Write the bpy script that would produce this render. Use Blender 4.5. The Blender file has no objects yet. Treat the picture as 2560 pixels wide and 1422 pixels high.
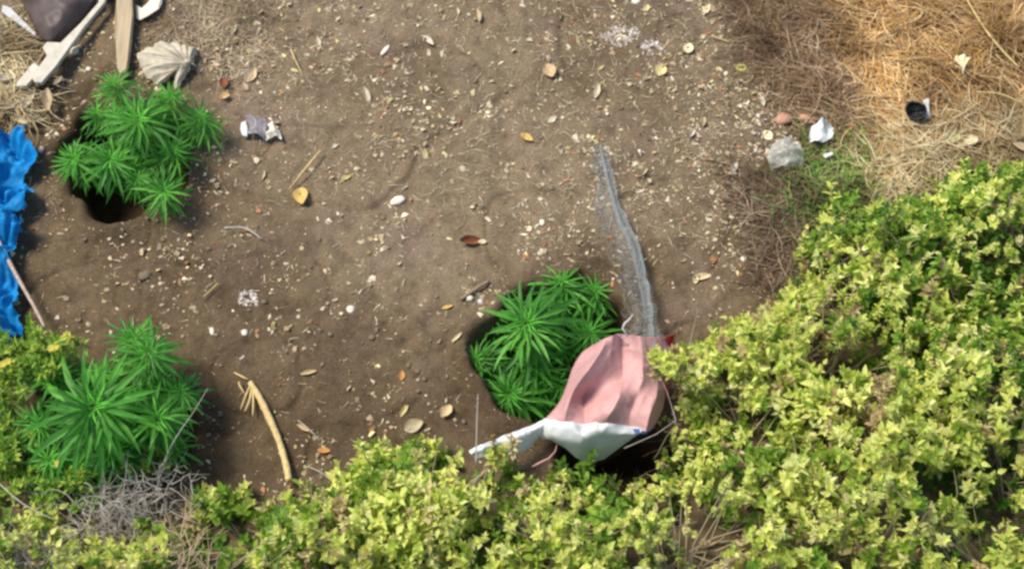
import bpy, math, random
import numpy as np
from mathutils import Vector, Matrix, Quaternion
R = math.radians
rng = np.random.default_rng(11); random.seed(11)
sc = bpy.context.scene
C = sc.collection

# ---------------------------------------------------------------- camera, sky, sun, exposure
TILT = R(30); HFOV = R(35); DIST = 6.34
cam_d = bpy.data.cameras.new('camera'); cam = bpy.data.objects.new('camera', cam_d); C.objects.link(cam)
cam.location = (0, -DIST*math.sin(TILT), DIST*math.cos(TILT)); cam.rotation_euler = (TILT, 0, 0)
cam_d.sensor_fit = 'HORIZONTAL'; cam_d.angle = HFOV; cam_d.clip_start = .05; cam_d.clip_end = 2000
sc.camera = cam
SUN_EL = R(60); SUN_AZ = R(164)          # direction TO the sun, angle from +X counter-clockwise
w = bpy.data.worlds.new('World'); sc.world = w; w.use_nodes = True
nt = w.node_tree; bg = nt.nodes['Background']
sky = nt.nodes.new('ShaderNodeTexSky'); sky.sky_type = 'NISHITA'; sky.sun_disc = False
sky.sun_elevation = SUN_EL; sky.sun_rotation = R(90)-SUN_AZ
nt.links.new(sky.outputs[0], bg.inputs[0]); bg.inputs[1].default_value = .14
sun_d = bpy.data.lights.new('sun', 'SUN'); sun_d.energy = 3.7; sun_d.angle = R(18.0); sun_d.color = (1, .92, .78)
sun = bpy.data.objects.new('sun', sun_d); C.objects.link(sun)
sv = Vector((math.cos(SUN_EL)*math.cos(SUN_AZ), math.cos(SUN_EL)*math.sin(SUN_AZ), math.sin(SUN_EL)))
sun.rotation_euler = sv.to_track_quat('Z', 'Y').to_euler(); sun.location = sv*20
sc.view_settings.view_transform = 'Standard'; sc.view_settings.look = 'None'
sc.view_settings.exposure = 0.42; sc.view_settings.gamma = 1; sc.view_settings.use_curve_mapping = False
sc.render.engine = 'CYCLES'
sc.cycles.pixel_filter_type = 'BLACKMAN_HARRIS'; sc.cycles.filter_width = 2.8
sc.cycles.transparent_max_bounces = 16

CP = np.array(cam.location); TW = 2*math.tan(HFOV/2)
def G(px, py, z=0.0):
    """point of the world at height z seen at photo position (px, py)"""
    dx = (px-1280)/2560*TW; dy = (711-py)/2560*TW
    d = np.array([dx, dy*math.cos(TILT)+math.sin(TILT), dy*math.sin(TILT)-math.cos(TILT)])
    t = (z-CP[2])/d[2]
    return CP+d*t
PX = 1/640.0                              # metres per photo pixel near the middle

# ---------------------------------------------------------------- noise
_T = rng.random((8, 256, 256))
def vn(x, y, s, seed=0):
    x = np.asarray(x, float)/s+97.3*(seed+1); y = np.asarray(y, float)/s+31.7*(seed+1)
    xi = np.floor(x).astype(int); yi = np.floor(y).astype(int); fx = x-xi; fy = y-yi
    fx = fx*fx*(3-2*fx); fy = fy*fy*(3-2*fy); t = _T[seed % 8]
    a = t[xi & 255, yi & 255]; b = t[(xi+1) & 255, yi & 255]; c = t[xi & 255, (yi+1) & 255]; d = t[(xi+1) & 255, (yi+1) & 255]
    return (a*(1-fx)+b*fx)*(1-fy)+(c*(1-fx)+d*fx)*fy
def fbm(x, y, s, seed=0, o=4):
    v = 0; a = .5; n = 0
    for k in range(o):
        v = v+a*vn(x, y, s, seed+k); n += a; a *= .5; s *= .5
    return v/n
def sstep(a, b, x):
    t = np.clip((np.asarray(x, float)-a)/(b-a), 0, 1); return t*t*(3-2*t)

# ---------------------------------------------------------------- mesh and object helpers
def mesh(name, V, F, mats, col=None, smooth=True, fm=None):
    me = bpy.data.meshes.new(name)
    me.from_pydata([tuple(map(float, v)) for v in V] if not isinstance(V, np.ndarray) else V.tolist(), [], F if isinstance(F, list) else F.tolist())
    for m in (mats if isinstance(mats, (list, tuple)) else [mats]): me.materials.append(m)
    if fm is not None: me.polygons.foreach_set('material_index', np.asarray(fm, dtype=np.int32))
    if smooth: me.polygons.foreach_set('use_smooth', [True]*len(me.polygons))
    if col is not None:
        at = me.color_attributes.new('Col', 'FLOAT_COLOR', 'POINT')
        c = np.ones((len(V), 4), np.float32); c[:, :3] = col; at.data.foreach_set('color', c.ravel())
    me.update(); return me
def obj(name, me, parent=None, loc=(0, 0, 0), rot=None, scale=None, label=None, kind=None):
    o = bpy.data.objects.new(name, me); C.objects.link(o)
    if parent is not None:
        o.parent = parent; loc = Vector(loc)-parent.location
    o.location = loc
    if rot is not None:
        if isinstance(rot, Quaternion): rot = rot.to_euler()
        o.rotation_euler = rot
    if scale is not None: o.scale = scale if hasattr(scale, '__len__') else (scale,)*3
    if label: o['label'] = label
    if kind: o['kind'] = kind
    return o
def thing(name, label, cat, loc, group=None):
    o = bpy.data.objects.new(name, None); C.objects.link(o); o.location = tuple(map(float, loc))
    o.empty_display_size = .1; return tag(o, label, cat, group)
def tag(o, label, cat, group=None):
    o['label'] = label; o['category'] = cat
    if group: o['group'] = group
    return o
def world_mesh(name, V, F, mats, parent=None, **k):
    """mesh given in world coordinates, its origin moved to its own base"""
    V = np.asarray(V, float); kind = k.pop('kind', None)
    if parent is None:
        b = np.array([V[:, 0].mean(), V[:, 1].mean(), V[:, 2].min()])
        return obj(name, mesh(name, V-b, F, mats, **k), loc=b, kind=kind)
    b = np.array(parent.location)
    return obj(name, mesh(name, V-b, F, mats, **k), parent=parent, loc=b, kind=kind)
class Acc:
    def __init__(s): s.V = []; s.F = []; s.c = []; s.n = 0
    def add(s, V, F, col=(1, 1, 1)):
        V = np.asarray(V, float); s.V.append(V); s.F += [tuple(i+s.n for i in f) for f in F]; s.n += len(V)
        c = np.empty((len(V), 3)); c[:] = col; s.c.append(c)
    def arr(s): return np.concatenate(s.V), s.F, np.concatenate(s.c)
def tube(pts, rad, n=6, cap=True):
    pts = [Vector(p) for p in pts]; V = []; F = []
    rad = rad if hasattr(rad, '__len__') else [rad]*len(pts)
    for i, p in enumerate(pts):
        t = (pts[min(i+1, len(pts)-1)]-pts[max(i-1, 0)]).normalized()
        a = t.cross(Vector((0, 0, 1)) if abs(t.z) < .9 else Vector((1, 0, 0))).normalized(); b = t.cross(a)
        for k in range(n):
            th = 2*math.pi*k/n; V.append(p+(a*math.cos(th)+b*math.sin(th))*rad[i])
    for i in range(len(pts)-1):
        for k in range(n): F.append((i*n+k, i*n+(k+1) % n, (i+1)*n+(k+1) % n, (i+1)*n+k))
    if cap: F.append(tuple(range(n))[::-1]); F.append(tuple(len(V)-n+k for k in range(n)))
    return np.array([tuple(v) for v in V]), F

# ---------------------------------------------------------------- materials
def newmat(name):
    m = bpy.data.materials.new(name); m.use_nodes = True; t = m.node_tree
    for n in list(t.nodes): t.nodes.remove(n)
    out = t.nodes.new('ShaderNodeOutputMaterial'); return m, t, out
def N(t, typ, **kw):
    n = t.nodes.new(typ)
    for k, v in kw.items(): setattr(n, k, v)
    return n
def noise(t, scale, detail=4, rough=.6, coord=None, vec='Object'):
    n = N(t, 'ShaderNodeTexNoise'); n.inputs['Scale'].default_value = scale; n.inputs['Detail'].default_value = detail
    n.inputs['Roughness'].default_value = rough
    if coord is None: coord = N(t, 'ShaderNodeTexCoord').outputs[vec]
    t.links.new(coord, n.inputs['Vector']); return n
def ramp(t, fac, stops):
    r = N(t, 'ShaderNodeValToRGB'); e = r.color_ramp.elements
    e[0].position = stops[0][0]; e[0].color = (*stops[0][1], 1); e[1].position = stops[-1][0]; e[1].color = (*stops[-1][1], 1)
    for p, c in stops[1:-1]:
        x = e.new(p); x.color = (*c, 1)
    t.links.new(fac, r.inputs[0]); return r
def mul(t, a, b, fac=1.0, mode='MULTIPLY'):
    m = N(t, 'ShaderNodeMix', data_type='RGBA', blend_type=mode); m.inputs[0].default_value = fac
    for s, i in ((a, 6), (b, 7)):
        if isinstance(s, tuple): m.inputs[i].default_value = (*s, 1)
        else: t.links.new(s, m.inputs[i])
    return m.outputs[2]
def bump(t, h, dist, strength=1.0, normal=None):
    b = N(t, 'ShaderNodeBump'); b.inputs['Distance'].default_value = dist; b.inputs['Strength'].default_value = strength
    t.links.new(h, b.inputs['Height'])
    if normal is not None: t.links.new(normal, b.inputs['Normal'])
    return b.outputs[0]
def principled(t, out, col, rough=.8, spec=.3, normal=None):
    p = N(t, 'ShaderNodeBsdfPrincipled'); p.inputs['Roughness'].default_value = rough; p.inputs['Specular IOR Level'].default_value = spec
    if isinstance(col, tuple): p.inputs['Base Color'].default_value = (*col, 1)
    else: t.links.new(col, p.inputs['Base Color'])
    if normal is not None: t.links.new(normal, p.inputs['Normal'])
    t.links.new(p.outputs[0], out.inputs[0]); return p
def thin(t, out, p, col, fac):
    tr = N(t, 'ShaderNodeBsdfTranslucent'); mx = N(t, 'ShaderNodeMixShader'); mx.inputs[0].default_value = fac
    if isinstance(col, tuple): tr.inputs[0].default_value = (*col, 1)
    else: t.links.new(col, tr.inputs[0])
    t.links.new(p.outputs[0], mx.inputs[1]); t.links.new(tr.outputs[0], mx.inputs[2]); t.links.new(mx.outputs[0], out.inputs[0])
def leafmat(name, stops, trans=.35, tint=(1.0, 1.0, .6), rough=.5, spec=.35):
    m, t, out = newmat(name)
    oi = N(t, 'ShaderNodeObjectInfo'); r = ramp(t, oi.outputs['Random'], stops)
    at = N(t, 'ShaderNodeAttribute', attribute_name='Col')
    n = noise(t, 45, 2); v = ramp(t, n.outputs[0], [(.3, (.78, .82, .75)), (.7, (1.1, 1.08, 1.1))])
    c = mul(t, mul(t, r.outputs[0], at.outputs[0]), v.outputs[0])
    p = principled(t, out, c, rough, spec); thin(t, out, p, mul(t, c, tint), trans); return m
def colmat(name, rough=.85, trans=0.0, spec=.2, nscale=60, lo=.75, hi=1.15, bd=0.0):
    m, t, out = newmat(name); at = N(t, 'ShaderNodeAttribute', attribute_name='Col'); n = noise(t, nscale, 4)
    v = ramp(t, n.outputs[0], [(.3, (lo, lo, lo)), (.7, (hi, hi, hi))]); c = mul(t, at.outputs[0], v.outputs[0])
    p = principled(t, out, c, rough, spec, bump(t, n.outputs[0], bd) if bd else None)
    if trans: thin(t, out, p, c, trans)
    return m
def plain(name, col, rough=.7, spec=.3, trans=0.0, nscale=25, lo=.8, hi=1.12, bd=.002, stretch=None):
    m, t, out = newmat(name); co = N(t, 'ShaderNodeTexCoord').outputs['Object']
    if stretch:
        mp = N(t, 'ShaderNodeMapping'); mp.inputs['Scale'].default_value = stretch; t.links.new(co, mp.inputs[0]); co = mp.outputs[0]
    n = noise(t, nscale, 6, .65, co); v = ramp(t, n.outputs[0], [(.3, (lo, lo, lo)), (.7, (hi, hi, hi))]); c = mul(t, v.outputs[0], col)
    p = principled(t, out, c, rough, spec, bump(t, n.outputs[0], bd))
    if trans: thin(t, out, p, c, trans)
    return m

# soil: dry crust, dampness and painted shade (vertex attribute), speckles of chaff and grit
m_soil, t, out = newmat('soil')
co = N(t, 'ShaderNodeTexCoord').outputs['Object']
n1 = noise(t, 2.2, 5, .6, co); n2 = noise(t, 14, 6, .7, co); n3 = noise(t, 90, 4, .7, co); n4 = noise(t, 260, 2, .6, co)
c1 = ramp(t, n1.outputs[0], [(.35, (.190, .138, .090)), (.50, (.216, .164, .101)), (.66, (.230, .169, .120))])
c2 = ramp(t, n2.outputs[0], [(.3, (.62, .60, .58)), (.5, (1, 1, 1)), (.72, (1.22, 1.2, 1.15))])
c3 = ramp(t, n3.outputs[0], [(.3, (.72, .72, .72)), (.55, (1, 1, 1)), (.75, (1.35, 1.32, 1.25))])
c = mul(t, mul(t, c1.outputs[0], c2.outputs[0]), c3.outputs[0])
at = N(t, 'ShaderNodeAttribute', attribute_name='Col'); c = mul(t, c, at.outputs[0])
vo = N(t, 'ShaderNodeTexVoronoi'); vo.inputs['Scale'].default_value = 75; vo.inputs['Randomness'].default_value = 1; t.links.new(co, vo.inputs[0])
sp = ramp(t, vo.outputs['Distance'], [(.10, (1, 1, 1)), (.22, (0, 0, 0))]); nm = ramp(t, n2.outputs[0], [(.48, (0, 0, 0)), (.62, (1, 1, 1))])
vc = ramp(t, vo.outputs['Color'], [(.35, (0, 0, 0)), (.6, (1, 1, 1))])
mk = mul(t, mul(t, sp.outputs[0], nm.outputs[0]), vc.outputs[0])
mx = N(t, 'ShaderNodeMix', data_type='RGBA'); t.links.new(mk, mx.inputs[0]); t.links.new(c, mx.inputs[6]); mx.inputs[7].default_value = (.42, .35, .25, 1)
b1 = bump(t, n2.outputs[0], .012); b2 = bump(t, n3.outputs[0], .006, 1, b1); b3 = bump(t, n4.outputs[0], .002, 1, b2)
principled(t, out, mx.outputs[2], .95, .15, b3)

m_clod = plain('clod_soil', (.20, .155, .108), .95, .1, 0, 60, .65, 1.2, .004)
m_chaff = colmat('chaff', .85, .12)
m_dry = colmat('dry_stalk', .75, .2, .25)
m_grass = colmat('live_grass', .55, .35, .3)
m_chart = leafmat('yellow_green_leaf', [(0, (.14, .26, .03)), (.12, (.30, .42, .05)), (.26, (.65, .71, .16)), (.7, (.86, .85, .26)), (.93, (.90, .88, .39)), (.965, (.62, .48, .26)), (1, (.50, .34, .20))], .45, (1.05, 1.12, .5), .45, .35)
m_hemp = leafmat('green_palmate_leaf', [(0, (.042, .18, .022)), (.45, (.075, .29, .030)), (1, (.14, .40, .050))], .36, (1.0, 1.35, .35), .5, .35)
m_weed = leafmat('weed_leaf', [(0, (.12, .28, .03)), (.5, (.28, .46, .06)), (1, (.46, .56, .09))], .35, (1, 1.05, .4))
m_stem = plain('green_stem', (.16, .22, .06), .6)
m_bark = plain('twig_bark', (.36, .30, .18), .85, .2, 0, 80)
m_grey = plain('grey_twig', (.44, .40, .34), .85, .2, 0, 60)
m_wood = plain('weathered_wood', (.46, .36, .23), .8, .2, 0, 30, .65, 1.15, .003, (1, .12, 1))
m_board = plain('pale_board', (.58, .53, .43), .75, .25, 0, 22, .75, 1.1, .002)
m_dark = plain('dark_rubber', (.075, .052, .045), .55, .4, 0, 12, .7, 1.4, .004)
m_blue = plain('blue_tarp', (.006, .24, .58), .6, .25, .15, 30, .6, 1.25, .004)
m_pink = plain('pink_sack', (.76, .44, .42), .55, .3, .3, 16, .86, 1.1, .006)
m_red = plain('red_sack_print', (.42, .05, .05), .45, .4, .1, 20)
m_white = plain('white_sack', (.78, .80, .79), .45, .4, .2, 14, .9, 1.05, .002)
m_bluep = plain('blue_sack_print', (.13, .18, .50), .45, .4, .1, 20)
m_film = plain('pale_film', (.70, .68, .66), .35, .5, .25, 20)
m_net = plain('grey_net', (.40, .45, .45), .6, .3, .3, 20)
m_cloth = plain('dusty_cloth', (.58, .52, .40), .9, .1, .1, 26, .62, 1.12, .004)
m_clay = plain('terracotta', (.50, .27, .18), .85, .2, 0, 30)
m_black = plain('black_plastic', (.012, .011, .012), .5, .4)
m_stone = plain('pale_stone', (.72, .65, .54), .85, .2, 0, 40)

# ---------------------------------------------------------------- ground with its planting pits
PITS = []
for (px, py, rx, ry, dep) in ((322, 402, 160, 160, .42), (1392, 882, 198, 182, .50), (275, 1085, 185, 165, .26), (1560, 1160, 170, 95, .40)):
    c = G(px, py); PITS.append((c[0], c[1], rx*PX*1.02, ry*PX*1.12, dep))
def pitd(x, y, P):
    a = np.arctan2(y-P[1], x-P[0]); wob = 1+.16*(vn(np.cos(a)*1.3+P[0], np.sin(a)*1.3+P[1], .5, 2)-.5)*2
    return np.hypot((x-P[0])/P[2], (y-P[1])/P[3])/wob
fA = G(1180, 290); fB = G(1300, 195)
def hgt(x, y):
    x = np.asarray(x, float); y = np.asarray(y, float)
    h = .05*(fbm(x, y, 1.1, 0, 2)-.5)+.045*(fbm(x, y, .30, 2, 3)-.5)+.022*(fbm(x, y, .07, 4, 3)-.5)
    cr = 1-np.abs(2*vn(x+.05*vn(x, y, .1, 1), y, .33, 5)-1); h = h-.012*sstep(.93, 1, cr)
    d = np.abs((x-fA[0])*.62-(y-fA[1])*.78)+.2*np.maximum(0, np.abs((x-fA[0])*.78+(y-fA[1])*.62)-.13); h = h-.018*np.exp(-(d/.03)**2)
    for P in PITS:
        r = pitd(x, y, P); h = h+.028*np.exp(-((r-1.12)/.16)**2)*(.6+.8*vn(x, y, .09, 3)); h = h-P[4]*sstep(1.06, .72, r+.10*(fbm(x, y, .09, 4, 3)-.5)*2)
    return h
def axis(lo, hi, st, far):
    mid = np.arange(lo, hi+1e-6, st); k = st*1.35; out = []; d = 0
    while d < far: d += k; out.append(d); k *= 1.3
    out = np.array(out); return np.concatenate([lo-out[::-1], mid, hi+out])
xs = axis(-2.55, 2.6, .0105, 150); ys = axis(-1.55, 1.75, .0105, 150)
gx, gy = np.meshgrid(xs, ys); gz = hgt(gx, gy); nx, ny = len(xs), len(ys)
V = np.stack([gx.ravel(), gy.ravel(), gz.ravel()], 1)
ii = (np.arange(ny-1)[:, None]*nx+np.arange(nx-1)[None, :]).ravel()
F = np.stack([ii, ii+1, ii+nx+1, ii+nx], 1)
damp_shade = np.ones(len(V))  # soil colour factor: watered soil round the plants plus painted shade
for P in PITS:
    r = pitd(V[:, 0], V[:, 1], P); damp_shade *= 1-.34*sstep(1.9, .9, r+.5*(fbm(V[:, 0], V[:, 1], .25, 1)-.5))
q = G(350, 820); damp_shade *= 1-.40*np.exp(-(((V[:, 0]-q[0])/.75)**2+((V[:, 1]-q[1])/.75)**2)**1.3)  # darker soil towards the lower left
q = G(900, 1120); damp_shade *= 1-.38*np.exp(-(((V[:, 0]-q[0])/1.1)**2+((V[:, 1]-q[1])/.34)**2))  # darker soil along the bottom shrubs
q = G(130, 250); damp_shade *= 1-.38*np.exp(-(((V[:, 0]-q[0])/.45)**2+((V[:, 1]-q[1])/.30)**2))
q = G(1750, 1000); damp_shade *= 1-.4*np.exp(-(((V[:, 0]-q[0])/.5)**2+((V[:, 1]-q[1])/.5)**2))  # darker soil right of the sack
damp_shade *= 1-.22*sstep(.50, .68, fbm(V[:, 0], V[:, 1], .5, 6, 4))
q = G(1980, 570); damp_shade *= 1-.55*np.exp(-(((V[:, 0]-q[0])/.28)**2+((V[:, 1]-q[1])/.34)**2))  # shade left of the right-hand shrubs, painted into the soil colour
q = G(2250, 250); damp_shade *= 1-.55*np.exp(-(((V[:, 0]-q[0])/.6)**2+((V[:, 1]-q[1])/.5)**2))  # soil colour darkened under the dry grass, painting the shade in its gaps
dc = np.stack([damp_shade, damp_shade**1.12, damp_shade**1.28], 1)
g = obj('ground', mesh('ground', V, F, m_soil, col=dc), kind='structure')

# ---------------------------------------------------------------- polygons in the world
def wpoly(pts, z): return np.array([G(px, py, z)[:2] for px, py in pts])
def inside(P, x, y):
    r = np.zeros(len(x), bool); j = len(P)-1
    for i in range(len(P)):
        c = ((P[i, 1] > y) != (P[j, 1] > y)) & (x < (P[j, 0]-P[i, 0])*(y-P[i, 1])/(P[j, 1]-P[i, 1]+1e-12)+P[i, 0]); r ^= c; j = i
    return r
def edist(P, x, y):
    d = np.full(len(x), 1e9)
    for i in range(len(P)):
        a = P[i-1]; b = P[i]; ab = b-a; tt = np.clip(((x-a[0])*ab[0]+(y-a[1])*ab[1])/(ab@ab+1e-12), 0, 1)
        d = np.minimum(d, np.hypot(x-a[0]-tt*ab[0], y-a[1]-tt*ab[1]))
    return d
def scatter(P, n):
    lo = P.min(0); hi = P.max(0); x = rng.uniform(lo[0], hi[0], n*4); y = rng.uniform(lo[1], hi[1], n*4)
    k = inside(P, x, y); return x[k][:n], y[k][:n]

# ---------------------------------------------------------------- chaff, slivers and clods on the soil
def flakes(n, x, y, smin, smax, cols, power=2.2, lift=.002, tilt=.5, elong=.6):
    """n irregular bent flakes as one vertex / face soup"""
    s = smin+(smax-smin)*rng.random(n)**power; k = 5
    th = np.linspace(0, 2*np.pi, k, endpoint=False)[None, :]+rng.uniform(-.35, .35, (n, k)); rr = s[:, None]*rng.uniform(.30, 1.05, (n, k))
    e = 1-elong*rng.random(n)[:, None]; a = rng.uniform(0, 2*np.pi, n)[:, None]
    lx = rr*np.cos(th); ly = rr*np.sin(th)*e; X = lx*np.cos(a)-ly*np.sin(a); Y = lx*np.sin(a)+ly*np.cos(a)
    ta = rng.uniform(0, 2*np.pi, n)[:, None]; tl = rng.normal(0, tilt, n)[:, None]*.6
    Z = (X*np.cos(ta)+Y*np.sin(ta))*tl+rng.normal(0, .12, (n, k))*s[:, None]
    base = hgt(x, y)+lift+np.abs(tl[:, 0])*s*.6
    P = np.zeros((n, k+1, 3)); P[:, 1:, 0] = x[:, None]+X; P[:, 1:, 1] = y[:, None]+Y; P[:, 1:, 2] = base[:, None]+Z
    P[:, 0, 0] = x; P[:, 0, 1] = y; P[:, 0, 2] = base+s*rng.uniform(-.05, .16, n)
    b = (np.arange(n)*(k+1))[:, None]
    F = np.concatenate([np.stack([b[:, 0], b[:, 0]+1+i, b[:, 0]+1+(i+1) % k], 1) for i in range(k)])
    cc = np.array(cols)[rng.integers(0, len(cols), n)]*(.58+.54*rng.random((n, 1))**1.2); cc = np.repeat(cc, k+1, 0)
    return P.reshape(-1, 3), F, cc
def blades(x, y, L, W, az, rise, curl, cols, z0=None, seg=4, jit=.15, bright=(.75, 1.2)):
    """n folded ribbons (inverted V section) that start at (x, y), as one soup"""
    n = len(x); P = np.zeros((n, seg+1, 3, 3)); z0 = hgt(x, y) if z0 is None else z0
    cx, cy, cz = x.copy(), y.copy(), z0+.003; a = az.copy(); el = rise.copy()
    for i in range(seg+1):
        f = i/seg; ww = W*(1-.75*f**2); sx = -np.sin(a)*ww; sy = np.cos(a)*ww
        P[:, i, 0] = np.stack([cx-sx, cy-sy, cz], 1); P[:, i, 1] = np.stack([cx, cy, cz+ww*.7], 1); P[:, i, 2] = np.stack([cx+sx, cy+sy, cz], 1)
        a = a+rng.normal(0, jit, n)+curl/seg; el = el-rng.uniform(0, .6, n)*np.maximum(rise, .15)
        cx = cx+np.cos(a)*np.cos(el)*L/seg; cy = cy+np.sin(a)*np.cos(el)*L/seg; cz = np.maximum(cz+np.sin(el)*L/seg, z0+.002)
    b = np.arange(n)*(seg+1)*3; F = []
    for i in range(seg):
        for k in (0, 1): F.append(np.stack([b+i*3+k, b+i*3+k+1, b+(i+1)*3+k+1, b+(i+1)*3+k], 1))
    cc = np.array(cols)[rng.integers(0, len(cols), n)]*rng.uniform(*bright, (n, 1)); cc = np.repeat(cc, (seg+1)*3, 0)
    return P.reshape(-1, 3), np.concatenate(F), cc
def joinsoup(parts):
    V = []; F = []; c = []; n = 0
    for v, f, cc in parts:
        V.append(v); F += (np.asarray(f)+n).tolist(); c.append(cc); n += len(v)
    return np.concatenate(V), F, np.concatenate(c)
ALL = wpoly([(-260, -160), (2700, -160), (2750, 1000), (1200, 1480), (-260, 1480)], 0)
def litter_xy(n, clump=0):
    x, y = scatter(ALL, n*2)
    a = G(560, 120); b = G(1900, 330); c3 = G(1780, 560); d4 = G(620, 1000)
    dens = .13+.75*fbm(x, y, .35, 3)**2*2+.5*np.exp(-((x-a[0])/.7)**2-((y-a[1])/.3)**2)+.7*np.exp(-((x-b[0])/.35)**2-((y-b[1])/.5)**2)+.25*np.exp(-((x-c3[0])/.4)**2-((y-c3[1])/.3)**2)
    if clump: dens = dens*(.25+5*np.clip(vn(x, y, .075, 6)*.6+vn(x, y, .2, 1)*.4-.52, 0, 1)*clump)
    for P in PITS: dens = np.where(pitd(x, y, P) < 1.1, 0, dens)
    dens = dens*(.20+.85*sstep(-.45, .6, y))*np.where(x < -1.2, .7, 1)*(1+1.2*np.exp(-((x-.95)/.28)**2)*(y > -.2)); k = rng.random(len(x)) < dens; return x[k][:n], y[k][:n]
PALE = [(.66, .54, .36), (.78, .66, .46), (.50, .39, .24), (.42, .33, .20), (.62, .47, .29), (.80, .70, .52), (.40, .30, .18)]
x, y = litter_xy(22000, 1); p1 = flakes(len(x), x, y, .003, .0135, PALE, 2.0, elong=.88)
x, y = litter_xy(12000, 2); p1b = flakes(len(x), x, y, .005, .022, PALE+[(.70, .62, .30), (.42, .20, .10)], 1.6, elong=.75)
x, y = litter_xy(6500); n = len(x)
p2 = blades(x, y, .008+.035*rng.random(n)**2.2, .0008+.0010*rng.random(n), rng.uniform(0, 6.28, n), rng.uniform(0, .25, n), rng.normal(0, .5, n), PALE, seg=2)
x, y = litter_xy(1200); p3 = flakes(len(x), x, y, .003, .010, [(.12, .08, .05), (.16, .10, .06), (.10, .075, .055)], 2)
V, F, cc = joinsoup([p1, p1b, p2, p3]); o = world_mesh('chaff_litter', V, F, m_chaff, col=cc, smooth=False, kind='stuff')
tag(o, 'pale straw chips, leaf crumbs and chaff strewn all over the bare soil', 'litter')
# clods
def blob(k=6, seed=0):
    r = np.random.default_rng(seed); V = [(0, 0, 1)]; F = []
    for j, (zz, rr) in enumerate(((.55, .8), (-.1, 1.0), (-.6, .7))):
        for i in range(k):
            a = 2*math.pi*(i+.5*(j % 2))/k; q = r.uniform(.78, 1.15); V.append((rr*math.cos(a)*q, rr*math.sin(a)*q, zz*r.uniform(.8, 1.15)))
    for i in range(k): F.append((0, 1+i, 1+(i+1) % k))
    for j in range(2):
        for i in range(k):
            a, b = 1+j*k+i, 1+j*k+(i+1) % k; F.append((a, a+k, b+k, b))
    F.append(tuple(1+2*k+i for i in range(k))[::-1]); return np.array(V), F
ac = Acc(); x, y = scatter(ALL, 6000); wgt = .05+.15*fbm(x, y, .3, 6)
for P in PITS: r = pitd(x, y, P); wgt = np.where(r < 1, 0, wgt+.7*np.exp(-((r-1.15)/.25)**2))
q = G(1000, 900); wgt = wgt+.5*np.exp(-((x-q[0])/.4)**2-((y-q[1])/.25)**2)
k = rng.random(len(x)) < wgt; x = x[k]; y = y[k]; hz = hgt(x, y); bl = [blob(6, s) for s in range(6)]
for i in range(len(x)):
    s = .003+.011*rng.random()**3; bv, bf = bl[i % 6]; a = rng.uniform(0, 6.28); cs, sn = math.cos(a), math.sin(a)
    v = bv*s*np.array([1, rng.uniform(.6, 1), .6]); v = np.stack([v[:, 0]*cs-v[:, 1]*sn+x[i], v[:, 0]*sn+v[:, 1]*cs+y[i], v[:, 2]+hz[i]+s*.2], 1); ac.add(v, bf)
V, F, cc = ac.arr(); o = world_mesh('soil_clods', V, F, m_clod, smooth=True, kind='stuff'); tag(o, 'small brown clods and crumbs of loose earth around the planting pits', 'soil')

# ---------------------------------------------------------------- dry grass (top right), dead weeds, live grass
DG = [(.60, .39, .16), (.52, .30, .10), (.70, .50, .25), (.38, .23, .10), (.62, .42, .20), (.28, .16, .07), (.54, .30, .09), (.68, .50, .26)]
STRAW = [(.64, .52, .30), (.58, .47, .27), (.68, .58, .36), (.45, .34, .18)]
BRN = [(.24, .15, .08), (.32, .22, .12), (.16, .10, .055), (.46, .35, .22)]
def mat_of_grass(poly, n, cols, name, label, Lr=(.06, .2), Wr=(.001, .002), rise=(0, .5), lift=.05, z=0, mat=None, seg=5, feather=.12, bright=(.7, 1.25), cat='dry grass', patch=True):
    P = wpoly(poly, z); x, y = scatter(P, n); d = edist(P, x, y); k = rng.random(len(x)) < np.clip(d/feather, 0, 1)*(.35+.9*fbm(x, y, .22, 5)); x = x[k]; y = y[k]; n = len(x)
    z0 = hgt(x, y)+lift*rng.random(n)*np.clip(d[k]/feather, 0, 1)*(.3+1.2*vn(x, y, .2, 1))
    s = blades(x, y, rng.uniform(*Lr, n), rng.uniform(*Wr, n), rng.uniform(0, 6.28, n), rng.uniform(*rise, n), rng.normal(0, .7, n), cols, z0, seg, .25, bright)
    pt = (.50+.95*np.clip(fbm(s[0][:, 0], s[0][:, 1], .16, 3, 3)*1.6-.3, 0, 1))[:, None] if patch else 1.0
    o = world_mesh(name, *s[:2], mat or m_dry, col=s[2]*(pt if not patch else np.concatenate([pt, pt**1.12, pt**1.25], 1)), kind='stuff', smooth=False); tag(o, label, cat); return o
mat_of_grass([(1930, -120), (2700, -120), (2700, 520), (2300, 540), (2080, 480), (2040, 300), (1990, 150)], 30000, DG, 'dry_grass', 'matted orange and straw coloured dry grass in the upper right', lift=.12, Wr=(.001, .003), feather=.34)
mat_of_grass([(2130, 200), (2700, 150), (2700, 580), (2260, 600), (2060, 460)], 9000, STRAW, 'bleached_grass', 'bleached straw grass lying over the orange dry grass', lift=.14, Wr=(.0012, .003), feather=.3)
mat_of_grass([(1760, -120), (2300, -120), (2330, 300), (2120, 440), (1940, 300), (1830, 120)], 15000, BRN+[(.18, .11, .06), (.26, .16, .09)], 'withered_weeds', 'brown withered weeds between the bare soil and the dry grass', lift=.06, feather=.2, Wr=(.001, .0024))
mat_of_grass([(1780, 400), (2000, 430), (2100, 600), (2010, 760), (1880, 740), (1850, 560)], 3200, [(.15, .095, .055), (.20, .13, .08), (.11, .07, .04), (.34, .26, .17)], 'rotting_stems', 'dark brown rotting stems at the foot of the green shrubs', Wr=(.001, .0025), lift=.03, feather=.15)
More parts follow.
